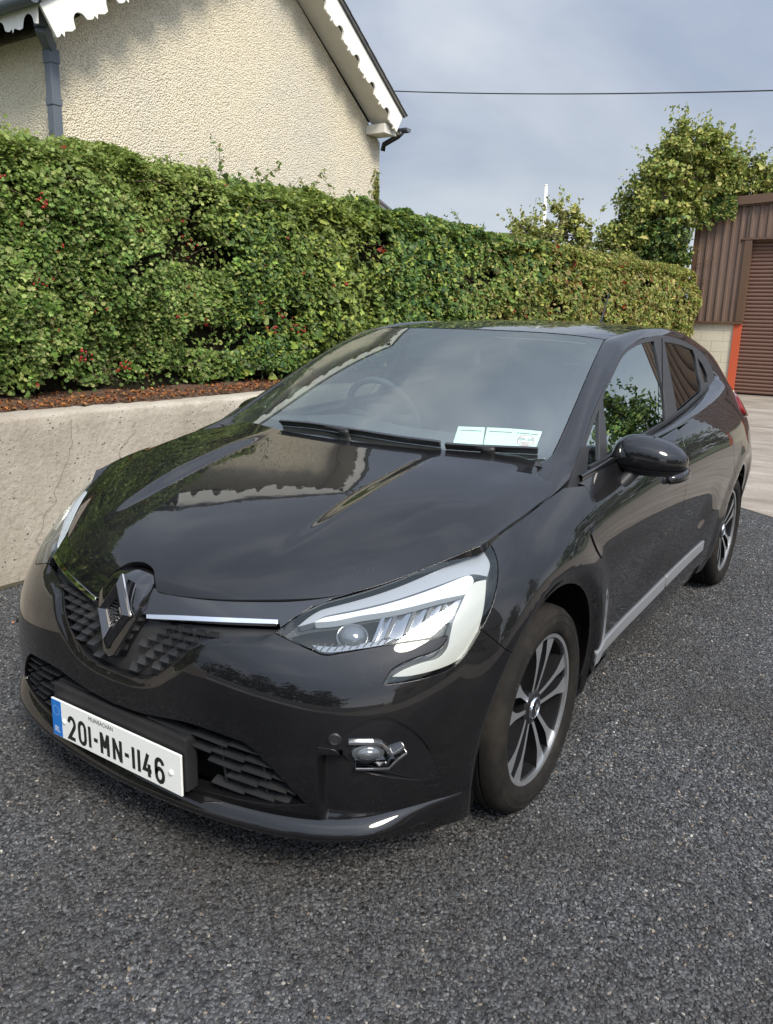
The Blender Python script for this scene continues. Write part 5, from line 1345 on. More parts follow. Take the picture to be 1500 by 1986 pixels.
# soil and moss line at the wall foot
tag(mesh_obj('wall_foot_dirt', [(WX + .006, -6.4, .0045), (WX + .07, -6.4, .0045), (WX + .05, 6, .0045), (WX + .006, 6, .0045)], [(0, 1, 2, 3)], mat('mossy_dirt', (.045, .04, .022), rough=1)), kind='structure')

# ------------------------------------------------------------ soil bank under the hedge and its leaf litter
def soil_mat():
    m = mat('soil_bank', (.07, .045, .03), rough=1); k = NB(m); v = k.obj(); k.set('Base Color', k.ramp(k.noise(v, 25, 6, .7), [(.3, (.03, .02, .014)), (.7, (.14, .075, .04))])); k.set('Normal', k.bump(k.noise(v, 40, 5), .02)); return m
V = []; ys = np.arange(-6.4, 16, .25); rs = np.random.default_rng(8)
for y in ys:
    for x, z in ((-2.40, .845), (-2.48, .868), (-2.62, .90), (-2.85, .93), (-3.2, .95), (-4.6, .95)): V.append((x, y, z + rs.normal(0, .008)))
tag(mesh_obj('soil_bank', V, [(i*6+j, (i+1)*6+j, (i+1)*6+j+1, i*6+j+1) for i in range(len(ys)-1) for j in range(5)], soil_mat(), None, True), kind='structure')
def vmat(name, rough=.5, spec=.4, trans=.25):
    """leaf material: colour per leaf from the mesh, some light passing through"""
    m = bpy.data.materials.new(name); m.use_nodes = True; k = NB(m)
    a = k.n('ShaderNodeVertexColor', layer_name='tint').outputs[0]
    k.set('Base Color', a); k.b.inputs['Roughness'].default_value = rough; k.b.inputs['Specular IOR Level'].default_value = spec
    tr = k.n('ShaderNodeBsdfTranslucent', {'Color': k.mix(.5, a, (.30, .36, .06), 'MULTIPLY')})
    t2 = k.n('ShaderNodeBsdfTranslucent', {'Color': a})
    mx = k.n('ShaderNodeMixShader', {0: trans, 1: k.b.outputs[0], 2: t2.outputs[0]})
    out = m.node_tree.nodes['Material Output']; m.node_tree.links.new(mx.outputs[0], out.inputs[0]); return m
M_LEAF = vmat('hedge_leaf', .48, .28, .36); M_LITTER = vmat('dry_leaf', .8, .2, .1)
def norm(a): return a/(np.linalg.norm(a, axis=-1, keepdims=True) + 1e-9)
HAW = np.array([(0, 0), (.20, .10), (.46, .22), (.30, .42), (.50, .62), (.22, .66), (.0, 1.0), (-.22, .66), (-.50, .62), (-.30, .42), (-.46, .22), (-.20, .10)])
IVY = np.array([(0, .08), (.30, -.05), (.52, .20), (.38, .42), (.30, .58), (0, 1.0), (-.30, .58), (-.38, .42), (-.52, .20), (-.30, -.05)])
OVAL = np.array([(0, 0), (.22, .18), (.30, .45), (.20, .75), (0, 1.0), (-.20, .75), (-.30, .45), (-.22, .18)])
def leaves(pos, nrm, size, col, shape, rs, fold=.22, curl=.15):
    """each leaf: a fan of triangles round its middle, folded along the rib"""
    n = len(pos); k = len(shape)
    r = rs.normal(size=(n, 3)); tx = norm(np.cross(nrm, r)); ty = np.cross(nrm, tx)
    sh = np.concatenate([shape, [[0, .42]]]); sh = sh - [0, .45]
    z = fold*np.abs(sh[:, 0]) - curl*(sh[:, 1]**2)
    P = pos[:, None] + size[:, None, None]*(tx[:, None]*sh[None, :, :1] + ty[:, None]*sh[None, :, 1:2] + nrm[:, None]*z[None, :, None])
    idx = np.array([(i, (i+1) % k, k) for i in range(k)]).ravel()
    V = P[:, idx].reshape(-1, 3); c = np.repeat(col, len(idx), 0); return V, c
def noise3(p, s, seed=0):
    """cheap smooth noise from a few sine waves"""
    rs = np.random.default_rng(seed); o = 0
    for k in range(6):
        d = rs.normal(size=3); d /= np.linalg.norm(d); f = s*rs.uniform(.6, 1.8); o = o + np.sin(p @ d*f + rs.uniform(0, 6.28))
    return o/3.
def pick(pal, n, rs, jit=.16):
    pal = np.array(pal); c = pal[rs.integers(0, len(pal), n)]; return np.clip(c*rs.lognormal(0, jit, (n, 1))*rs.lognormal(0, jit*.25, (n, 3)), .003, .9)
# litter on the strip of soil
rs = np.random.default_rng(21); n = 5200; y = -1 + 8*rs.random(n)**1.3; x = -2.42 - .34*rs.random(n)
pos = np.stack([x, y, .875 + (-.1*(x + 2.42)) + .012*rs.random(n)], -1); nr = norm(np.stack([rs.normal(.3, .45, n), rs.normal(0, .45, n), np.ones(n)], -1))
V, c = leaves(pos, nr, rs.uniform(.012, .034, n), pick([(.24, .085, .03), (.16, .06, .025), (.33, .15, .05), (.10, .05, .03), (.28, .11, .03), (.07, .04, .025)], n, rs), OVAL, rs, .5, .6)
tag(fast_mesh('leaf_litter', V, 3, M_LITTER, cols=c), kind='stuff')

n = 46; x = -2.15 + np.abs(rs.normal(0, .35, n)); y = rs.uniform(-.8, 1.4, n)
V, c = leaves(np.stack([x, y, np.full(n, .012)], -1), norm(np.stack([rs.normal(0, .25, n), rs.normal(0, .25, n), np.ones(n)], -1)), rs.uniform(.012, .026, n), pick([(.20, .08, .03), (.14, .06, .025), (.26, .13, .05)], n, rs), OVAL, rs, .4, .5)
tag(fast_mesh('fallen_leaves', V, 3, M_LITTER, cols=c), kind='stuff')

# ------------------------------------------------------------ the hedge
HX = -2.62
hedge = thing('hedge', 'tall clipped hedge of hawthorn and ivy with red berries above the concrete wall', 'hedge', (HX, 4, .95))
def hedge_top(y): return 2.34 + .028*np.clip(y, 0, 16)*.35 + .012*np.sin(y*1.7) + .012*np.sin(y*4.3 + 1)
HAWC = [(.085, .14, .030), (.12, .18, .038), (.06, .11, .025), (.17, .215, .06), (.14, .195, .05), (.22, .245, .085), (.10, .16, .035)]
IVYC = [(.035, .080, .024), (.055, .11, .028), (.085, .15, .034), (.028, .066, .024), (.14, .20, .040), (.20, .235, .05)]
MIXC = [(.16, .19, .042), (.21, .225, .055), (.12, .165, .035), (.26, .25, .07), (.18, .145, .055), (.085, .13, .03), (.23, .19, .07)]
def hedge_leaves(y0, y1, dens, size, seed, back=False):
    rs = np.random.default_rng(seed)
    # face
    n = int((y1 - y0)*1.6*dens); nc = n//9; ci = rs.integers(0, nc, n); y = rs.uniform(y0, y1, nc)[ci] + rs.normal(0, .032, n); z = rs.uniform(.93, 2.36, nc)[ci] + rs.normal(0, .024, n); ctone = rs.lognormal(0, .20, nc)[ci]; cn = rs.normal(0, .35, (nc, 3))[ci]; cdep = rs.exponential(.046, nc)[ci]
    p = np.stack([np.full(n, HX), y, z], -1)
    lump = .065*noise3(p, 4.2, 1) + .055*noise3(p, 11, 2) + .03*noise3(p, 24, 3)
    gap = noise3(p, 7.5, 9)
    depth = cdep + rs.exponential(.022, n)
    keep = (gap < .70) | (rs.random(n) < .12); keep &= ~((z < .975 + .06*noise3(p, 9, 6)) & (rs.random(n) < .88))
    belly = .10*np.sin(np.clip((z - .95)/1.4, 0, 1)*math.pi) - .13*sstep(2.12, 2.38, z)
    p[:, 0] += lump*.8 + belly - depth
    nr = norm(np.stack([rs.normal(.70, .35, n), rs.normal(-.15, .42, n), rs.normal(.60, .38, n)], -1) + cn)
    A = [(p[keep], nr[keep])]; tone = [ctone[keep]]
    # top
    n2 = int((y1 - y0)*1.15*dens*.8); y = rs.uniform(y0, y1, n2); x = HX + .02 - 1.1*rs.random(n2)**1.4
    p = np.stack([x, y, np.zeros(n2)], -1); ed = sstep(HX + .05, HX - .18, x)
    p[:, 2] = hedge_top(y) - .12*(1 - ed) + .05*noise3(p, 6, 4) + .03*noise3(p, 17, 5) - rs.exponential(.04, n2)
    nr = norm(np.stack([rs.normal(.2, .5, n2), rs.normal(0, .5, n2), rs.normal(.9, .4, n2)], -1)); A.append((p, nr))
    tone = np.concatenate(tone + [np.ones(n2)]); P = np.concatenate([a for a, _ in A]); Nn = np.concatenate([b for _, b in A]); n = len(P)
    mixv = noise3(P*[.3, 1, .8], 1.6, 12)
    y = P[:, 1]
    ivy = sstep(.25, .55, mixv*.35 + sstep(1.6, 2.9, y)*.9 - sstep(5.5, 8, y)*.25 - .25 + rs.normal(0, .06, n)) > rs.random(n)
    far = sstep(4.5, 9, y + rs.normal(0, 1.2, n)) > rs.random(n)
    s = size*rs.lognormal(0, .28, n)
    out = []
    colh = pick(HAWC, n, rs); coli = pick(IVYC, n, rs); colm = pick(MIXC, n, rs, .22)
    # yellowish autumn drift along the hedge and near its top
    yel = np.clip(.5*noise3(P, 2.2, 31) + .35*sstep(1.9, 2.3, P[:, 2]), 0, 1)[:, None]
    for selm, shp, col, k in ((~ivy & ~far, HAW, colh, 1.), (ivy & ~far, IVY, coli, 1.25), (far, OVAL, colm, 1.15)):
        if not selm.any(): continue
        cc = (col*(1 - .35*yel) + .35*yel*np.array([.27, .28, .06]))*tone[:, None]*1.38
        red = rs.random(n) < np.where(y > 8, .02, .004); cc[red] = (.26, .035, .018)
        out.append(leaves(P[selm], Nn[selm], s[selm]*k, cc[selm], shp, rs))
    return np.concatenate([o[0] for o in out]), np.concatenate([o[1] for o in out])
parts_ = [hedge_leaves(-.6, 3.2, 11500, .025, 41), hedge_leaves(3.2, 6.5, 7000, .032, 42), hedge_leaves(6.5, 15.6, 3400, .044, 43), hedge_leaves(-6.4, -.6, 700, .08, 44)]
Vl = np.concatenate([a for a, _ in parts_]); cl = np.concatenate([b for _, b in parts_])
tag(fast_mesh('foliage', Vl, 3, M_LEAF, hedge, cl), kind='stuff')
# dark twiggy core
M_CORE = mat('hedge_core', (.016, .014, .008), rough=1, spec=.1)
ys = np.arange(-6.3, 15.8, .3); V = []
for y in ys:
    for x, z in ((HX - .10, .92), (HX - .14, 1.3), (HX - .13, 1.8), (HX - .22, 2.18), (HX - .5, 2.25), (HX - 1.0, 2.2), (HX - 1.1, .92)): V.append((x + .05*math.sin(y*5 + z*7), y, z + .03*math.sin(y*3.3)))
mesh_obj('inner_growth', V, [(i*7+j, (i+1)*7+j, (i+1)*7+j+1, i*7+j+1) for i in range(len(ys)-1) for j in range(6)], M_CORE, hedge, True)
# twigs: thin crooked stems in the face, at the foot and poking out of the top
M_TWIG = mat('brown_twig', (.10, .065, .04), rough=.9)
g = Geo(); rs = np.random.default_rng(77)
def twig(p, d, L, r, n=5):
    P = [np.array(p)]; d = np.array(d, float)
    for i in range(n): d = norm(d + rs.normal(0, .28, 3)); P.append(P[-1] + d*L/n)
    g.tube(P, np.linspace(r, r*.4, n+1), 4, False); return P
tips = []
for k in range(420):
    y = rs.uniform(-.5, 7); z = rs.uniform(.98, 2.2); twig((HX - .08, y, z), (.5, rs.normal(0, .7), rs.normal(.1, .6)), rs.uniform(.12, .34), .0032)
for k in range(120):
    y = rs.uniform(-.5, 6); twig((HX - .18 - .1*rs.random(), y, .9), (.15, rs.normal(0, .4), 1), rs.uniform(.18, .4), rs.uniform(.003, .009))
for k in range(60):
    y = 1.0 + 12*rs.random()**.6; P = twig((HX - rs.uniform(.05, .8), y, float(hedge_top(y)) - .08), (rs.normal(0, .3), rs.normal(0, .3), 1), rs.uniform(.14, .36)*(1.6 if rs.random() < .12 else 1), .003)
    tips += P[2:]
tag(g.obj('twig', M_TWIG, hedge), kind='stuff')
tp = np.repeat(np.array(tips), 5, 0) + rs.normal(0, .018, (len(tips)*5, 3)); n = len(tp)
V, c = leaves(tp, norm(rs.normal(0, .6, (n, 3)) + [.3, -.2, .6]), rs.uniform(.022, .045, n), pick(HAWC + MIXC, n, rs), OVAL, rs)
tag(fast_mesh('shoot_leaves', V, 3, M_LEAF, hedge, c), kind='stuff')
# berry clusters
M_BERRY = mat('red_haw_berry', (.26, .020, .012), rough=.4, spec=.4)
bme = None
def berry(y, z, x=.06, n=7, seed=0):
    rs = np.random.default_rng(seed); gg = Geo()
    for k in range(n):
        c_ = np.array([HX + x, y, z]) + rs.normal(0, .020, 3); r = rs.uniform(.0060, .0095); m_ = 7
        gg.lathe([(.0004, -r), (r*.75, -r*.62), (r, 0), (r*.75, r*.62), (.0004, r)], c_, 2, m_)
    gg.obj('berry_cluster', M_BERRY, hedge, smooth=True)
for i, (px_, py_) in enumerate([(.897, 1.736), (1.335, 1.86), (.60, 1.60), (.72, 1.53), (.80, 1.32), (.55, 2.08), (.50, 2.12), (.98, 1.17), (1.02, 1.13), (1.24, 1.08), (1.30, 1.07), (1.10, 1.40), (2.55, 1.42), (2.75, 1.38), (2.92, 1.33), (2.66, 1.30), (2.98, 1.27), (3.05, 1.30), (2.45, 1.50), (.78, 1.98), (1.62, 1.58), (1.85, 1.86), (1.72, 1.36), (9.2, 1.75), (9.5, 1.5), (9.9, 1.55), (8.6, 1.9), (10.4, 1.7)]):
    berry(px_, py_, .06 + .03*math.sin(i*2.1), 4 + i % 4, i)

# ------------------------------------------------------------ the house
def roughcast():
    m = mat('cream_roughcast', (.60, .53, .38), rough=.9, spec=.2); k = NB(m); v = k.obj()
    a = k.vor(v, 66); b = k.noise(v, 95, 5, .6); b2 = k.vor(v, 120)
    c = k.ramp(k.noise(v, .55, 5, .6), [(.3, (.70, .66, .56)), (.5, (.82, .74, .57)), (.72, (.86, .76, .55))])
    c = k.mix(k.math('MULTIPLY', k.g(a, .42, .68), .42), c, (.36, .29, .19))
    sx_ = k.n('ShaderNodeSeparateXYZ', {0: v}).outputs[2]
    st = k.math('MULTIPLY', k.g(k.noise(k.obj((1, 5, .7)), 1.2, 5), .5, .7), k.g(sx_, 3.2, 3.9)); c = k.mix(k.math('MULTIPLY', st, .35), c, (.22, .19, .14))
    k.set('Base Color', c)
    h = k.math('ADD', k.math('MULTIPLY', a, -1.3), k.math('ADD', k.math('MULTIPLY', b2, -.6), k.math('MULTIPLY', b, .5)))
    k.set('Normal', k.bump(h, .014, .9)); return m
M_ROUGH = roughcast()
def paint_white(name, c):
    m = mat(name, c, rough=.55); k = NB(m); v = k.obj(); f = k.math('MULTIPLY', k.g(k.noise(v, 5, 7, .7), .5, .8), .35); k.set('Base Color', k.mix(f, c, (.45, .42, .35))); k.set('Normal', k.bump(k.noise(v, 40, 4), .002)); return m
M_WHITE = paint_white('white_gloss_board', (.78, .76, .70)); M_SOFFIT = paint_white('grey_soffit_board', (.66, .64, .58))
def slate_mat(name, c=(.055, .058, .065)):
    m = mat(name, c, rough=.6); k = NB(m); v = k.obj(); k.set('Base Color', k.mix(k.g(k.noise(v, 6, 6, .7), .4, .8), c, (.13, .115, .085))); k.set('Normal', k.bump(k.noise(v, 30, 5), .004)); return m
M_SLATE = slate_mat('blue_grey_slate')
M_PIPE = satin('weathered_grey_gutter', (.10, .115, .135), .55)
HXG = -5.0; YL, YR = 2.62, 7.58; YC = (YL + YR)/2; EZ = 3.58; PITCH = .665
house = thing('house', 'cream roughcast house gable with white scalloped bargeboards rising behind the hedge', 'house', (HXG, YC, 0))
apex = EZ + PITCH*(YR - YC)
gab = [(YL, -.1), (YR, -.1), (YR, EZ + .10), (YC, apex + .17), (YL, EZ + .10)]
Geo().prism([(y, z) for y, z in gab], 0, HXG - 9, HXG).obj('wall', M_ROUGH, house)
# roof planes with overhang; slates as real courses along the visible verge
OV = .36
def rz(y, off=0): return apex + .39 - PITCH*abs(y - YC) + off
ye = YC - (YR - YC) - .33; yr_ = YR + .33
roof_o = None
for sgn in (-1, 1):
    yo = YC + sgn*(YR - YC + (.02 if sgn > 0 else .33)); a = np.array([0, yo, rz(yo)]); b = np.array([0, YC, rz(YC)])
    d = (b - a); L = np.linalg.norm(d); d /= L; up_ = np.array([0, -d[2]*(1 if d[1] > 0 else -1)*-1*-1, abs(d[1])]); up_ = np.array([0, -sgn*-1*PITCH, 1]); up_ /= np.linalg.norm(up_)
    g = Geo(); x0, x1 = HXG - 9, HXG + OV + .03
    V = [np.array([x, *(p + up_*h)[1:]]) for x in (x0, x1) for p in (a, b) for h in (0, .035)]
    g.add(V, [(0, 1, 3, 2), (4, 6, 7, 5), (0, 4, 5, 1), (2, 3, 7, 6), (0, 2, 6, 4), (1, 5, 7, 3)])
    ro = g.obj('roof', M_SLATE, house)
    # verge slates: one by one up the edge
    nsl = int(L/.22)
    for k in range(nsl):
        p = a + d*(k*.22 - .02); q_ = a + d*((k+1)*.22 + .02); g = Geo()
        V = [np.array([x, *(pp + up_*h)[1:]]) for x in (x1 - .30, x1 + .012) for pp, h0 in ((p, .040), (q_, .034)) for h in (h0, h0 + .009)]
        g.add(V, [(0, 1, 3, 2), (4, 6, 7, 5), (0, 4, 5, 1), (2, 3, 7, 6), (0, 2, 6, 4), (1, 5, 7, 3)])
        g.obj('slate', M_SLATE, ro)
# scalloped boards
def scallop(L, w=.25, pitch=.40):
    """board outline: straight top, lower edge of round bites and little points"""
    pts = [(0, 0), (L, 0)]; low = []
    k = 0; x = 0
    while x < L:
        base = [(x + .00, -w), (x + .03, -w - .004), (x + .06, -w + .012), (x + .075, -w - .022), (x + .10, -w + .010), (x + .17, -w - .012), (x + .215, -w - .006), (x + .225, -w + .02)]
        cx = x + .295; base += [(cx - .07*math.cos(t), -w + .012 + .075*math.sin(t)) for t in np.linspace(.15, math.pi - .15, 9)] + [(x + .37, -w + .01)]
        low += base; x += pitch
    low = [(min(a, L), b) for a, b in low if a <= L + .001]
    return pts + low[::-1]
def board(name, org, dx, dn, L, w, th, m, parent, up=(0, 0, 1), pitch=.40):
    o2 = scallop(L, w, pitch); org, dx, dn, up = map(np.array, (org, dx, dn, up)); n = len(o2)
    V = [org + dx*a + up*b for a, b in o2] + [org + dx*a + up*b + dn*th for a, b in o2]
    return Geo().add(V, [list(range(n)), list(range(n, 2*n))[::-1]] + [(i, (i+1) % n, n+(i+1) % n, n+i) for i in range(n)]).obj(name, m, parent)
for sgn in (-1, 1):
    yo = YC + sgn*(YR - YC + (.0 if sgn > 0 else .33)); st_ = np.array([HXG + OV - .025, yo, rz(yo) - .004]); d = np.array([0, YC - yo, PITCH*abs(YC - yo)]); L = np.linalg.norm(d) - .01; d /= np.linalg.norm(d)
    upv = np.array([0, sgn*PITCH, 1.]); upv /= np.linalg.norm(upv)
    board('bargeboard', st_, d, (1, 0, 0), L, .25, .025, M_WHITE, house, upv)
    # sloping soffit behind the board
    ys_ = yo - sgn*(.02 if sgn > 0 else .42); a = np.array([HXG + .002, ys_, rz(ys_) - .235]); b = np.array([HXG + .002, YC, rz(YC) - .225])
    V = [a, b, b + [OV - .03, 0, 0], a + [OV - .03, 0, 0]]; Geo().add([np.array(v) for v in V], [(0, 1, 2, 3)]).obj('soffit', M_SOFFIT, house)
    # boxed end under the eave
    if sgn > 0: Geo().box((HXG + OV/2 - .03, yo - sgn*.19, rz(yo) - .19), (OV - .07, .28, .11)).obj('eave_box', M_SOFFIT, house)
# eave fascia and gutter on the left return
yo = YL - .33
board('fascia_board', (HXG - 8.5, yo, EZ + .20), (1, 0, 0), (0, .025, 0), 8.5 + OV - .02, .17, .025, M_WHITE, house, (0, 0, 1))
def gutter(y, z, x0, x1):
    g = Geo(); n = 12; V = []
    for x in (x0, x1):
        for r in (.058, .052):
            for k in range(n): t = math.pi + math.pi*k/(n-1); V.append((x, y + r*math.cos(t), z + r*math.sin(t)))
    F = []
    for k in range(n-1): F += [(k, k+1, 2*n+k+1, 2*n+k), (n+k+1, n+k, 3*n+k, 3*n+k+1), (k, n+k, n+k+1, k+1), (2*n+k+1, 3*n+k+1, 3*n+k, 2*n+k)]
    F += [(0, 2*n, 3*n, n), (n-1, 2*n-1, 4*n-1, 3*n-1), list(range(n)), list(range(2*n, 3*n))[::-1]]
    return g.add(V, F).obj('gutter', M_PIPE, house, smooth=True, angle=40)
gutter(yo - .06, EZ + .20, HXG - 8.5, HXG + OV + .02); gutter(YR + .09, EZ + .26, HXG - 8.5, HXG + OV + .04)
# square downpipe with a swan neck, left corner
def sq_pipe(pts, w):
    for i, (a, b) in enumerate(zip(pts[:-1], pts[1:])):
        a, b = np.array(a), np.array(b); d = (b - a)/np.linalg.norm(b - a); n_ = np.array([1., 0, 0]) if abs(d[0]) < .8 else np.array([0, 0, 1.]); n_ = n_ - d*(n_ @ d); n_ /= np.linalg.norm(n_); u = np.cross(d, n_)
        yield Geo().bar([a, b], [n_, n_], [u, u], -w/2, w/2, w)
pth = [(-4.80, 2.40, 3.95), (-4.80, 2.40, 3.63), (-4.93, 2.565, 3.53), (-4.93, 2.565, .9)]
dp_ = None
for i, (gg, w_) in enumerate(zip(sq_pipe(pth, .085), (0, 0, 0))):
    o = gg.obj('downpipe' if dp_ is None else 'downpipe_bend' if i == 1 else 'downpipe_length', M_PIPE, house if dp_ is None else dp_, bevel=.006); dp_ = dp_ or o
Geo().box((-4.93, 2.565, 3.12), (.098, .098, .06)).obj('pipe_collar', M_PIPE, dp_, bevel=.005)
Geo().box((-4.93, 2.565, 3.47), (.10, .10, .11)).obj('pipe_collar', M_PIPE, dp_, bevel=.006)
# right corner: short dark offset pipe under the eave
o = Geo().tube([(-4.66, YR + .02, EZ + .20), (-4.72, YR + .02, EZ + .16), (-4.95, YR + .03, EZ + .08), (-4.97, YR + .03, EZ + .0)], .034, 10).obj('downpipe', mat('black_pipe', (.02, .021, .023), rough=.4), house, smooth=True)
# moss and creeper at the right-hand corner of the gable
rs = np.random.default_rng(6); n = 420; y = YR - .02 - np.abs(rs.normal(0, .07, n)); z = rs.uniform(2.6, 3.35, n); kp = rs.random(n) < sstep(3.4, 2.9, z) + .2
V, c = leaves(np.stack([np.full(n, HXG + .02), y, z], -1)[kp], norm(rs.normal(0, .5, (n, 3)) + [1, 0, .3])[kp], rs.uniform(.03, .06, n)[kp], pick([(.16, .19, .04), (.20, .20, .05), (.11, .15, .03)], n, rs)[kp], OVAL, rs)
tag(fast_mesh('wall_creeper', V, 3, M_LEAF, house, c), kind='stuff')

# second house far behind: hipped slate roof, and two chimney pots of a third
h2 = thing('house', 'low house with a dark hipped slate roof half hidden behind the cream gable', 'house', (-11, 14, 0))
Geo().prism([(-14.5, 10.0), (-9.25, 10.0), (-9.25, 16.3), (-14.5, 16.3)], 2, -.1, 2.85).obj('wall', M_ROUGH, h2)
E0, E1, R0, R1 = np.array([-9., 9.7, 2.8]), np.array([-9., 16.6, 2.8]), np.array([-11.9, 12.6, 5.75]), np.array([-11.9, 13.7, 5.75])
W0, W1 = np.array([-14.8, 9.7, 2.8]), np.array([-14.8, 16.6, 2.8])
r2 = Geo().add([E0, E1, R1, R0, W0, W1], [(0, 1, 2, 3), (1, 5, 2), (5, 4, 3, 2), (4, 0, 3), (0, 4, 5, 1)]).obj('roof', M_SLATE, h2)
nr_ = np.cross(E1 - E0, R1 - E1); nr_ /= np.linalg.norm(nr_); nr_ *= np.sign(nr_[0])
for k in range(14):
    t0, t1 = k/14, (k+1.12)/14; a0, a1 = E0*(1-t0) + R0*t0, E1*(1-t0) + R1*t0; b0, b1 = E0*(1-t1) + R0*t1, E1*(1-t1) + R1*t1
    w_ = np.linalg.norm(a1 - a0); m_ = max(1, int(w_/.5))
    for j in range(m_):
        if j < m_ - 9: continue
        f0, f1 = (j + .01)/m_, (j + .99)/m_
        V = [p + nr_*h for p, h in ((a0 + (a1-a0)*f0, .022), (a0 + (a1-a0)*f1, .022), (b0 + (b1-b0)*f1, .012), (b0 + (b1-b0)*f0, .012))] + [p + nr_*h for p, h in ((a0 + (a1-a0)*f0, .004), (a0 + (a1-a0)*f1, .004), (b0 + (b1-b0)*f1, .004), (b0 + (b1-b0)*f0, .004))]
        Geo().add(V, [(0, 1, 2, 3), (0, 4, 5, 1), (1, 5, 6, 2), (2, 6, 7, 3), (3, 7, 4, 0)]).obj('slate', M_SLATE, r2)
Geo().tube([E1 + nr_*.03, R1 + nr_*.03], .05, 8).obj('hip_ridge', M_SLATE, r2, smooth=True)
M_CLAY = mat('buff_clay_pot', (.46, .38, .26), rough=.85)
st3 = thing('chimney', 'distant brick chimney with two buff clay pots just above the hedge', 'chimney', (-14, 23.3, 0))
Geo().box((-14, 23.35, 2.2), (.6, 1.5, 4.6)).obj('stack', mat('grey_render', (.30, .28, .24), rough=.9), st3, bevel=.01)
for y, h in ((23.05, .30), (23.6, .36)):
    Geo().lathe([(.001, 0), (.13, 0), (.12, .06), (.105, h - .06), (.13, h - .04), (.13, h), (.09, h), (.085, .1)], np.array([-14, y, 4.5]), 2, 16).obj('chimney_pot', M_CLAY, st3, smooth=True, angle=40)

# ------------------------------------------------------------ the brown shed
SY = 16.0
def clad_mat():
    m = mat('brown_profiled_sheet', (.155, .085, .060), rough=.5, spec=.4); k = NB(m); v = k.obj((1, 1, .25))
    k.set('Base Color', k.mix(k.g(k.noise(v, 3, 6, .6), .4, .8), (.140, .090, .068), (.18, .125, .098))); return m
M_CLAD = clad_mat(); M_BROWN = mat('dark_brown_flashing', (.105, .060, .036), rough=.45); M_DOORS = mat('brown_roller_slat', (.130, .070, .050), rough=.42, spec=.5)
M_REDST = satin('red_oxide_steel', (.48, .085, .035), .55)
M_BLOCK = paint_white('cream_painted_block', (.58, .53, .41))
shed = thing('shed', 'brown ribbed metal shed with a roller door and red steel posts beside the hedge end', 'shed', (2.4, SY, 0))
SX0, SX1 = -2.80, 4.1
def ztop(x): return 3.735 + .055*(x + 2.8)
def clad(x0, x1, z0, z1f):
    P = []; x = x0; pitch = .155
    while x < x1 - .02:
        for dx, d in ((0, 0), (.055, 0), (.068, .028), (.108, .028), (.121, 0)): P.append((min(x + dx, x1), SY - .02 - d))
        x += pitch
    P.append((x1, SY - .02)); V = []
    for x, y in P: V += [(x, y, z0), (x, y, z1f(x))]
    return Geo().add(V, [(2*i, 2*i+2, 2*i+3, 2*i+1) for i in range(len(P)-1)])
DX0, DX1, DZ = -1.70, 2.30, 3.07
x = SX0
while x < SX1:
    xe = min(x + .93, SX1)
    segs = [(x, xe, 1.46)]
    if xe > DX0 - .14 and x < DX1 + .14:
        segs = []
        if x < DX0 - .14: segs.append((x, DX0 - .14, 1.46))
        segs.append((max(x, DX0 - .14), min(xe, DX1 + .14), DZ + .04))
        if xe > DX1 + .14: segs.append((DX1 + .14, xe, 1.46))
    for a, b, z0 in segs: clad(a, b, z0, ztop).obj('cladding_sheet', M_CLAD, shed)
    x = xe
# structure behind, fascia, drip flashing, corner and door trims
Geo().add([(SX0, SY + .22, 0), (SX1, SY + .22, 0), (SX1, SY + .22, ztop(SX1)), (SX0, SY + .22, ztop(SX0))], [(0, 1, 2, 3)]).obj('back_lining', M_DARK, shed)
Geo().add([(SX0, SY, 0), (SX0, SY + 10, 0), (SX0, SY + 10, 3.75), (SX0, SY, 3.735)], [(0, 1, 2, 3)]).obj('side_wall', M_CLAD, shed)
Geo().add([(SX0 - .1, SY - .1, ztop(SX0) + .1), (SX1, SY - .1, ztop(SX1) + .1), (SX1, SY + 10, ztop(SX1) + .1), (SX0 - .1, SY + 10, ztop(SX0) + .1)], [(0, 1, 2, 3)]).obj('roof', M_CLAD, shed)
def strip_box(name, x0, x1, za, zb, y, d, m):
    V = [(x0, y, za(x0)), (x1, y, za(x1)), (x1, y, zb(x1)), (x0, y, zb(x0)), (x0, y + d, za(x0)), (x1, y + d, za(x1)), (x1, y + d, zb(x1)), (x0, y + d, zb(x0))]
    return Geo().add(V, [(0, 1, 2, 3), (7, 6, 5, 4), (0, 4, 5, 1), (1, 5, 6, 2), (2, 6, 7, 3), (3, 7, 4, 0)]).obj(name, m, shed, bevel=.003)
strip_box('fascia', SX0 - .1, SX1, lambda x: ztop(x) - .05, lambda x: ztop(x) + .115, SY - .14, .13, M_BROWN)
strip_box('fascia_lip', SX0 - .1, SX1, lambda x: ztop(x) - .075, lambda x: ztop(x) - .055, SY - .10, .09, M_BROWN)
strip_box('drip_flashing', SX0 - .02, DX0 - .0, lambda x: 1.43, lambda x: 1.475, SY - .085, .10, M_BROWN)
strip_box('drip_flashing', DX1, SX1, lambda x: 1.43, lambda x: 1.475, SY - .085, .10, M_BROWN)
strip_box('corner_flashing', SX0 - .03, SX0 + .05, lambda x: 1.48, lambda x: ztop(x) - .08, SY - .062, .06, M_BROWN)
for xa in (DX0 - .14, DX1): strip_box('door_jamb', xa, xa + .14, lambda x: 1.48, lambda x: DZ, SY - .064, .22, M_BROWN)
strip_box('door_head', DX0 - .20, DX1 + .2, lambda x: DZ, lambda x: DZ + .035, SY - .075, .14, M_BROWN)
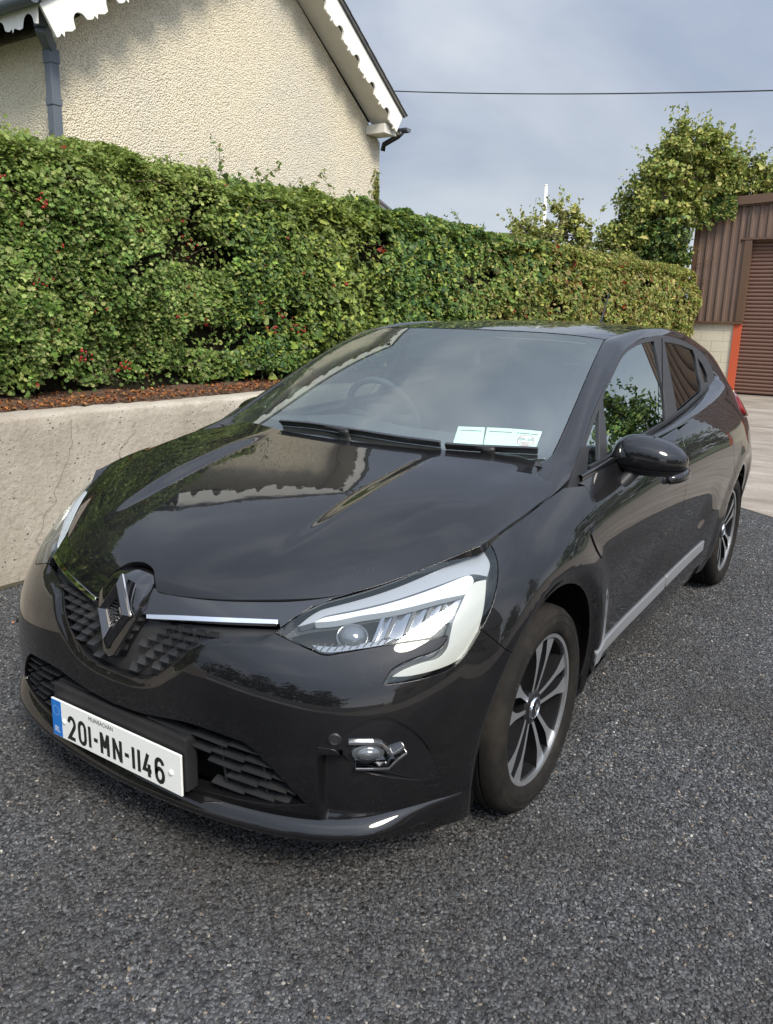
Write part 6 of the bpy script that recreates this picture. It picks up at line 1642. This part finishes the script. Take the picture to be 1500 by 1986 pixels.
for xa in (SX0 - .01, DX0 - .155, DX1, SX1 - .13):
    wd_ = .10 if xa < -2 and xa < DX0 - .5 else .135
    g = Geo()
    for bx in ((xa + wd_/2, SY - .035, .72, wd_, .012, 1.42), (xa + wd_/2, SY + .10, .72, wd_, .012, 1.42), (xa + .012, SY + .03, .72, .012, .13, 1.42), (xa + wd_ - .006, SY + .03, .72, .012, .13, 1.42)): g.box(bx[:3], bx[3:])
    g.obj('steel_post', M_REDST, shed)
# block wall: courses of painted blocks with recessed joints
M_JOINT = mat('mortar_joint', (.52, .475, .365), rough=.95)
def blockwall(x0, x1):
    Geo().box(((x0 + x1)/2, SY + .06, .715), (x1 - x0, .10, 1.43)).obj('mortar_bed', M_JOINT, shed)
    bz = 0.0; r_ = 0; me_ = {}
    while bz < 1.40:
        x = x0 - (.22 if r_ % 2 else 0)
        while x < x1 - .01:
            a, b = max(x, x0) + .002, min(x + .44, x1) - .002
            if b - a > .03: Geo().box(((a + b)/2, SY + .004, bz + .1075 if bz + .215 < 1.43 else (bz + 1.43)/2), (b - a, .022, min(.215, 1.43 - bz) - .004)).obj('block', M_BLOCK, shed, bevel=.002)
            x += .44
        bz += .215; r_ += 1
blockwall(SX0 + .10, DX0 - .155); blockwall(DX1 + .14, SX1 - .13)
# roller door: one curved slat after another
pt = .0752; nz = int((DZ + .05)/pt)
sl = [(0, .0), (.012, .012), (.022, .030), (.022, .050), (.012, .064), (0, .0745)]
me0 = None
for k in range(nz):
    if me0 is None:
        V = [(xx, SY + .11 - d, z) for xx in (DX0 - .02, DX1 + .02) for d, z in sl]; m_ = len(sl)
        o = Geo().add(V, [(j, j+1, m_+j+1, m_+j) for j in range(m_-1)]).obj('door_slat', M_DOORS, shed, smooth=True); me0 = o
    else:
        o = me0.copy(); C.objects.link(o); o.parent = shed
    o.location = (0, 0, .02 + k*pt)
Geo().box(((DX0 + DX1)/2, SY + .10, .012), (DX1 - DX0, .05, .03)).obj('door_bottom_rail', M_DARK, shed)
tag(Geo().box((DX0 - .05, SY - .16, .05), (.16, .12, .09)).obj('kerb_stone', M_BLOCK, bevel=.012), 'small pale block at the foot of the red post by the roller door', 'block')

# ------------------------------------------------------------ trees
M_BARK = mat('grey_brown_bark', (.10, .08, .06), rough=.95)
M_TLEAF = vmat('tree_leaf', .5, .35, .3)
def tree(label, base, trunk_h, r_trunk, blobs, pal, nleaf, lsize, seed, shape=OVAL, name='tree', sprigs=40, up_bias=.5, group=None, tops=None):
    """trunk and limbs, and leaves gathered in many small clumps through the crown; blobs: (centre, radii, weight)"""
    rs = np.random.default_rng(seed); t = thing(name, label, 'tree', tuple(base), group); base = np.array(base, float)
    g = Geo(); top = base + [rs.normal(0, .1), rs.normal(0, .1), trunk_h]; k = 8
    P = [base + (top - base)*i/k + np.append(rs.normal(0, .03, 2), 0) for i in range(k+1)]; g.tube(P, np.linspace(r_trunk, r_trunk*.55, k+1), 8)
    for c, r, w_ in blobs:
        c = np.array(c); s = P[rs.integers(k//2, k+1)]; mid = (s + c)/2 + rs.normal(0, .12, 3); g.tube([s, mid, c, c + [0, 0, r[2]*.6]], [r_trunk*.4, r_trunk*.28, r_trunk*.16, .01], 6)
        for _ in range(7):
            d = norm(rs.normal(size=3) + [0, 0, .4]); g.tube([c, c + d*r*.5 + rs.normal(0, .05, 3), c + d*r*.95], [r_trunk*.14, .012, .005], 5)
    g.obj('trunk', M_BARK, t, smooth=True)
    pos = []; nr = []; sz = []; cols = []
    wsum = sum(b[2] for b in blobs)
    for c, r, w_ in blobs:
        c = np.array(c); r = np.array(r); nl = int(nleaf*w_/wsum); nc = max(6, nl//38)
        d = norm(rs.normal(size=(nc, 3))); rad = rs.random(nc)**.45; rad = np.where(rs.random(nc) < .12, rad*1.18, rad); cc = c + d*rad[:, None]*r
        i = rs.integers(0, nc, nl); p = cc[i] + rs.normal(0, 1, (nl, 3))*np.array([.11, .11, .09])*np.clip(r.mean()/.9, .5, 1.5)
        pos.append(p); nr.append(norm(d[i]*.6 + rs.normal(0, .55, (nl, 3)) + [0, 0, up_bias])); sz.append(lsize*rs.lognormal(0, .3, nl))
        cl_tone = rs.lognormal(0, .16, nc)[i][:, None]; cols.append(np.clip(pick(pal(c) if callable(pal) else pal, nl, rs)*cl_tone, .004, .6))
    # shoots that stand out of the crown
    for _ in range(sprigs):
        c, r, _w = blobs[rs.integers(0, len(blobs))]; d = norm(rs.normal(size=3)*[1, 1, .6] + [0, 0, .9]); s = np.array(c) + d*np.array(r)*.9; L = rs.uniform(.15, .45)
        m_ = 14; tt = rs.random(m_)[:, None]; p = s + (d*.7 + [0, 0, .5])*L*tt + rs.normal(0, .025, (m_, 3)); pos.append(p); nr.append(norm(rs.normal(size=(m_, 3)) + [0, 0, .4])); sz.append(lsize*.8*rs.lognormal(0, .2, m_)); cols.append(pick(pal(c) if callable(pal) else pal, m_, rs))
    V, c = leaves(np.concatenate(pos), np.concatenate(nr), np.concatenate(sz), np.concatenate(cols), shape, rs)
    tag(fast_mesh('crown', V, 3, M_TLEAF, t, c), kind='stuff'); return t
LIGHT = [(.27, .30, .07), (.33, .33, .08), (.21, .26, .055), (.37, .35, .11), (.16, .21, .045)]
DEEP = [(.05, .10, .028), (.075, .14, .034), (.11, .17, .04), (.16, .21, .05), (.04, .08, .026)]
tree('tall yellow-green tree wrapped in ivy at the corner of the brown shed', (-3.6, 15.5, 0), 4.0, .16,
     [((-3.35, 15.5, 4.35), (.62, .6, .72), 1.2), ((-3.7, 15.4, 3.7), (.62, .6, .6), 1.2), ((-2.75, 15.9, 4.15), (.62, .5, .5), 1.1), ((-3.75, 15.4, 3.05), (.48, .5, .55), .8), ((-3.3, 15.45, 3.2), (.55, .45, .7), 1.2), ((-3.0, 15.55, 3.55), (.45, .3, .35), .6), ((-2.3, 16.3, 4.40), (.62, .5, .52), 1.0), ((-1.7, 16.7, 4.2), (.62, .5, .45), .8), ((-2.75, 15.8, 4.75), (.5, .5, .45), .6), ((-3.2, 15.5, 2.6), (.40, .3, .5), .6), ((-3.2, 15.5, 4.95), (.35, .35, .42), .35), ((-4.1, 15.3, 3.2), (.3, .3, .5), .25)],
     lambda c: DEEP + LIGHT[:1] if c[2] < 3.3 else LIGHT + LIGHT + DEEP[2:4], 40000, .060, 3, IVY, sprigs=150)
tree('thin yellowing tree with open crown standing behind the middle of the hedge', (-5.4, 14.6, 0), 2.4, .07,
     [((-5.4, 14.6, 3.0), (.7, .6, .5), 1), ((-4.9, 14.8, 3.15), (.5, .5, .4), .6), ((-5.9, 14.4, 3.2), (.4, .4, .3), .4), ((-5.2, 14.6, 3.5), (.4, .4, .28), .4)], LIGHT + [(.34, .31, .12)], 3000, .085, 5, OVAL, sprigs=44)
tree('low leafy shrub tree between the thin tree and the ivy tree', (-4.3, 14.9, 0), 2.2, .06,
     [((-4.35, 14.9, 2.75), (.45, .4, .45), 1), ((-4.0, 15.0, 2.9), (.4, .4, .4), .8), ((-4.15, 14.9, 3.2), (.35, .3, .25), .3)], LIGHT + DEEP[2:4], 3200, .075, 7, OVAL, sprigs=24)
# ivy hanging over the shed's fascia
rs = np.random.default_rng(14); n = 900; x = rs.uniform(-2.75, -2.05, n); z = 3.70 + .10*rs.normal(0, 1, n) - .10*(x + 2.4)**2 - .12*(x < -2.5)
V, c = leaves(np.stack([x, SY - .18 - .05*rs.random(n), z], -1), norm(rs.normal(0, .4, (n, 3)) + [0, -1, .5]), rs.uniform(.05, .09, n), pick(DEEP + LIGHT[:2], n, rs), IVY, rs)
tag(fast_mesh('shed_creeper', V, 3, M_LEAF, shed, c), kind='stuff')
g = Geo()
for p in ([(-2.72, SY - .09, 2.60), (-2.55, SY - .10, 2.66), (-2.38, SY - .09, 2.72)], [(-2.74, SY - .09, 2.35), (-2.60, SY - .09, 2.32), (-2.45, SY - .09, 2.29)]): g.tube(p, .007, 5)
g.obj('creeper_stem', M_TWIG, shed)

# things out of the frame that the car mirrors
tag(Geo().prism([(-30, -13.2), (4.55, -13.2), (4.55, -7.4), (-2.0, -7.0), (-30, -6.6)], 2, -.01, .005).obj('road', mat('pale_worn_road', (.40, .385, .35), rough=.85)), kind='structure')
gw = thing('garden_wall', 'low white painted garden wall along the roadside behind the photographer', 'wall', (2, -13.6, 0))
Geo().box((0, -13.6, .45), (36, .2, .9)).obj('wall_face', M_WHITE, gw); Geo().box((0, -13.6, .93), (36.1, .28, .07)).obj('coping', M_BLOCK, gw, bevel=.008)
def bungalow():
    b = thing('bungalow', 'cream bungalow with a dark slate roof across the yard', 'bungalow', (16, -3, 0))
    Geo().prism([(-9, 0), (3, 0), (3, 2.7), (-9, 2.7)], 0, 13.5, 19).obj('wall', M_ROUGH, b)
    Geo().prism([(13.1, 2.65), (19.4, 2.65), (16.25, 4.9)], 1, -9.3, 3.3).obj('roof', M_SLATE, b)
    for y in (-7, -3.8, .6): 
        f = Geo().box((13.49, y, 1.55), (.06, 1.5, 1.2)).obj('window', M_WHITE, b)
        Geo().box((13.455, y, 1.55), (.02, 1.34, 1.04)).obj('pane', M_PRIV, f)
    Geo().box((13.48, -1.4, 1.0), (.05, .95, 2.0)).obj('door', M_BROWN, b)
bungalow()
for lab, x, y, h, sd_ in (('broad tree just beyond the right end of the brown shed', 6.0, 18.0, 3.1, 31), ('low bushy tree right of the shed at the far end of the yard', 8.8, 16.2, 3.0, 32), ('tall spreading tree at the right edge of the yard', 14.5, 11.5, 4.2, 37), ('rounded bush on the right edge of the yard near the bungalow', 13.0, 5.0, 2.4, 33),
        ('dark tree at the roadside behind the photographer, left of the drive', -3.5, -16.5, 5.2, 35), ('dark tree at the roadside behind the photographer, in line with the drive', .8, -17.2, 6.0, 34), ('dark tree at the roadside behind the photographer, right of the drive', 5.2, -16.8, 5.4, 36), ('dark tree at the roadside behind the photographer, beside the bungalow', 9.6, -17, 5.0, 38)):
    k_ = 2.2 if h >= 5 else 1.
    tree(lab, (x, y, 0), h*.6, .14*k_, [((x, y, h*.70), (1.3*k_, 1.3, h*.3), 1.3), ((x + .9*k_, y - .6, h*.5), (1.1*k_, 1.0, h*.34), 1), ((x - .9*k_, y + .5, h*.45), (1.1*k_, 1.1, h*.34), 1), ((x + .2, y + .3, h*.98), (.7*k_, .7, h*.22), .5)] + ([((x, y, h*.28), (2.6, 1.0, h*.28), 1.3)] if h >= 5 else []), DEEP + LIGHT[2:3], 7000 if h < 5 else 11000, .11 if h < 5 else .16, sd_, OVAL, sprigs=40)

# ------------------------------------------------------------ overhead wire and pale post
xs = np.linspace(-22, 6, 40); zs = np.interp(xs, [-22, -18.5, -15.15, -10.87, -7.15, -3.89, 0, 6], [10.95, 10.378, 9.925, 9.411, 9.012, 8.692, 8.36, 7.95])
zk = np.poly1d(np.polyfit(xs, zs, 3))(xs)
tag(Geo().tube([(x, 28, z) for x, z in zip(xs, zk)], .022, 6).obj('overhead_wire', mat('black_cable', (.02, .02, .022), rough=.7), smooth=True), 'single dark overhead cable crossing the grey sky', 'cable')
pl = thing('utility_pole', 'pale slender post rising behind the thin yellowing tree', 'pole', (-9.65, 24, 0))
Geo().tube([(-9.60, 24, 0), (-9.66, 24, 3), (-9.70, 24, 5.67)], [.075, .065, .055], 10).obj('post', mat('pale_weathered_post', (.62, .61, .58), rough=.7), pl, smooth=True)
Geo().tube([(-9.70, 24, 5.66), (-9.70, 24, 5.70)], [.06, .045], 10).obj('post_cap', M_WHITE, pl, smooth=True)
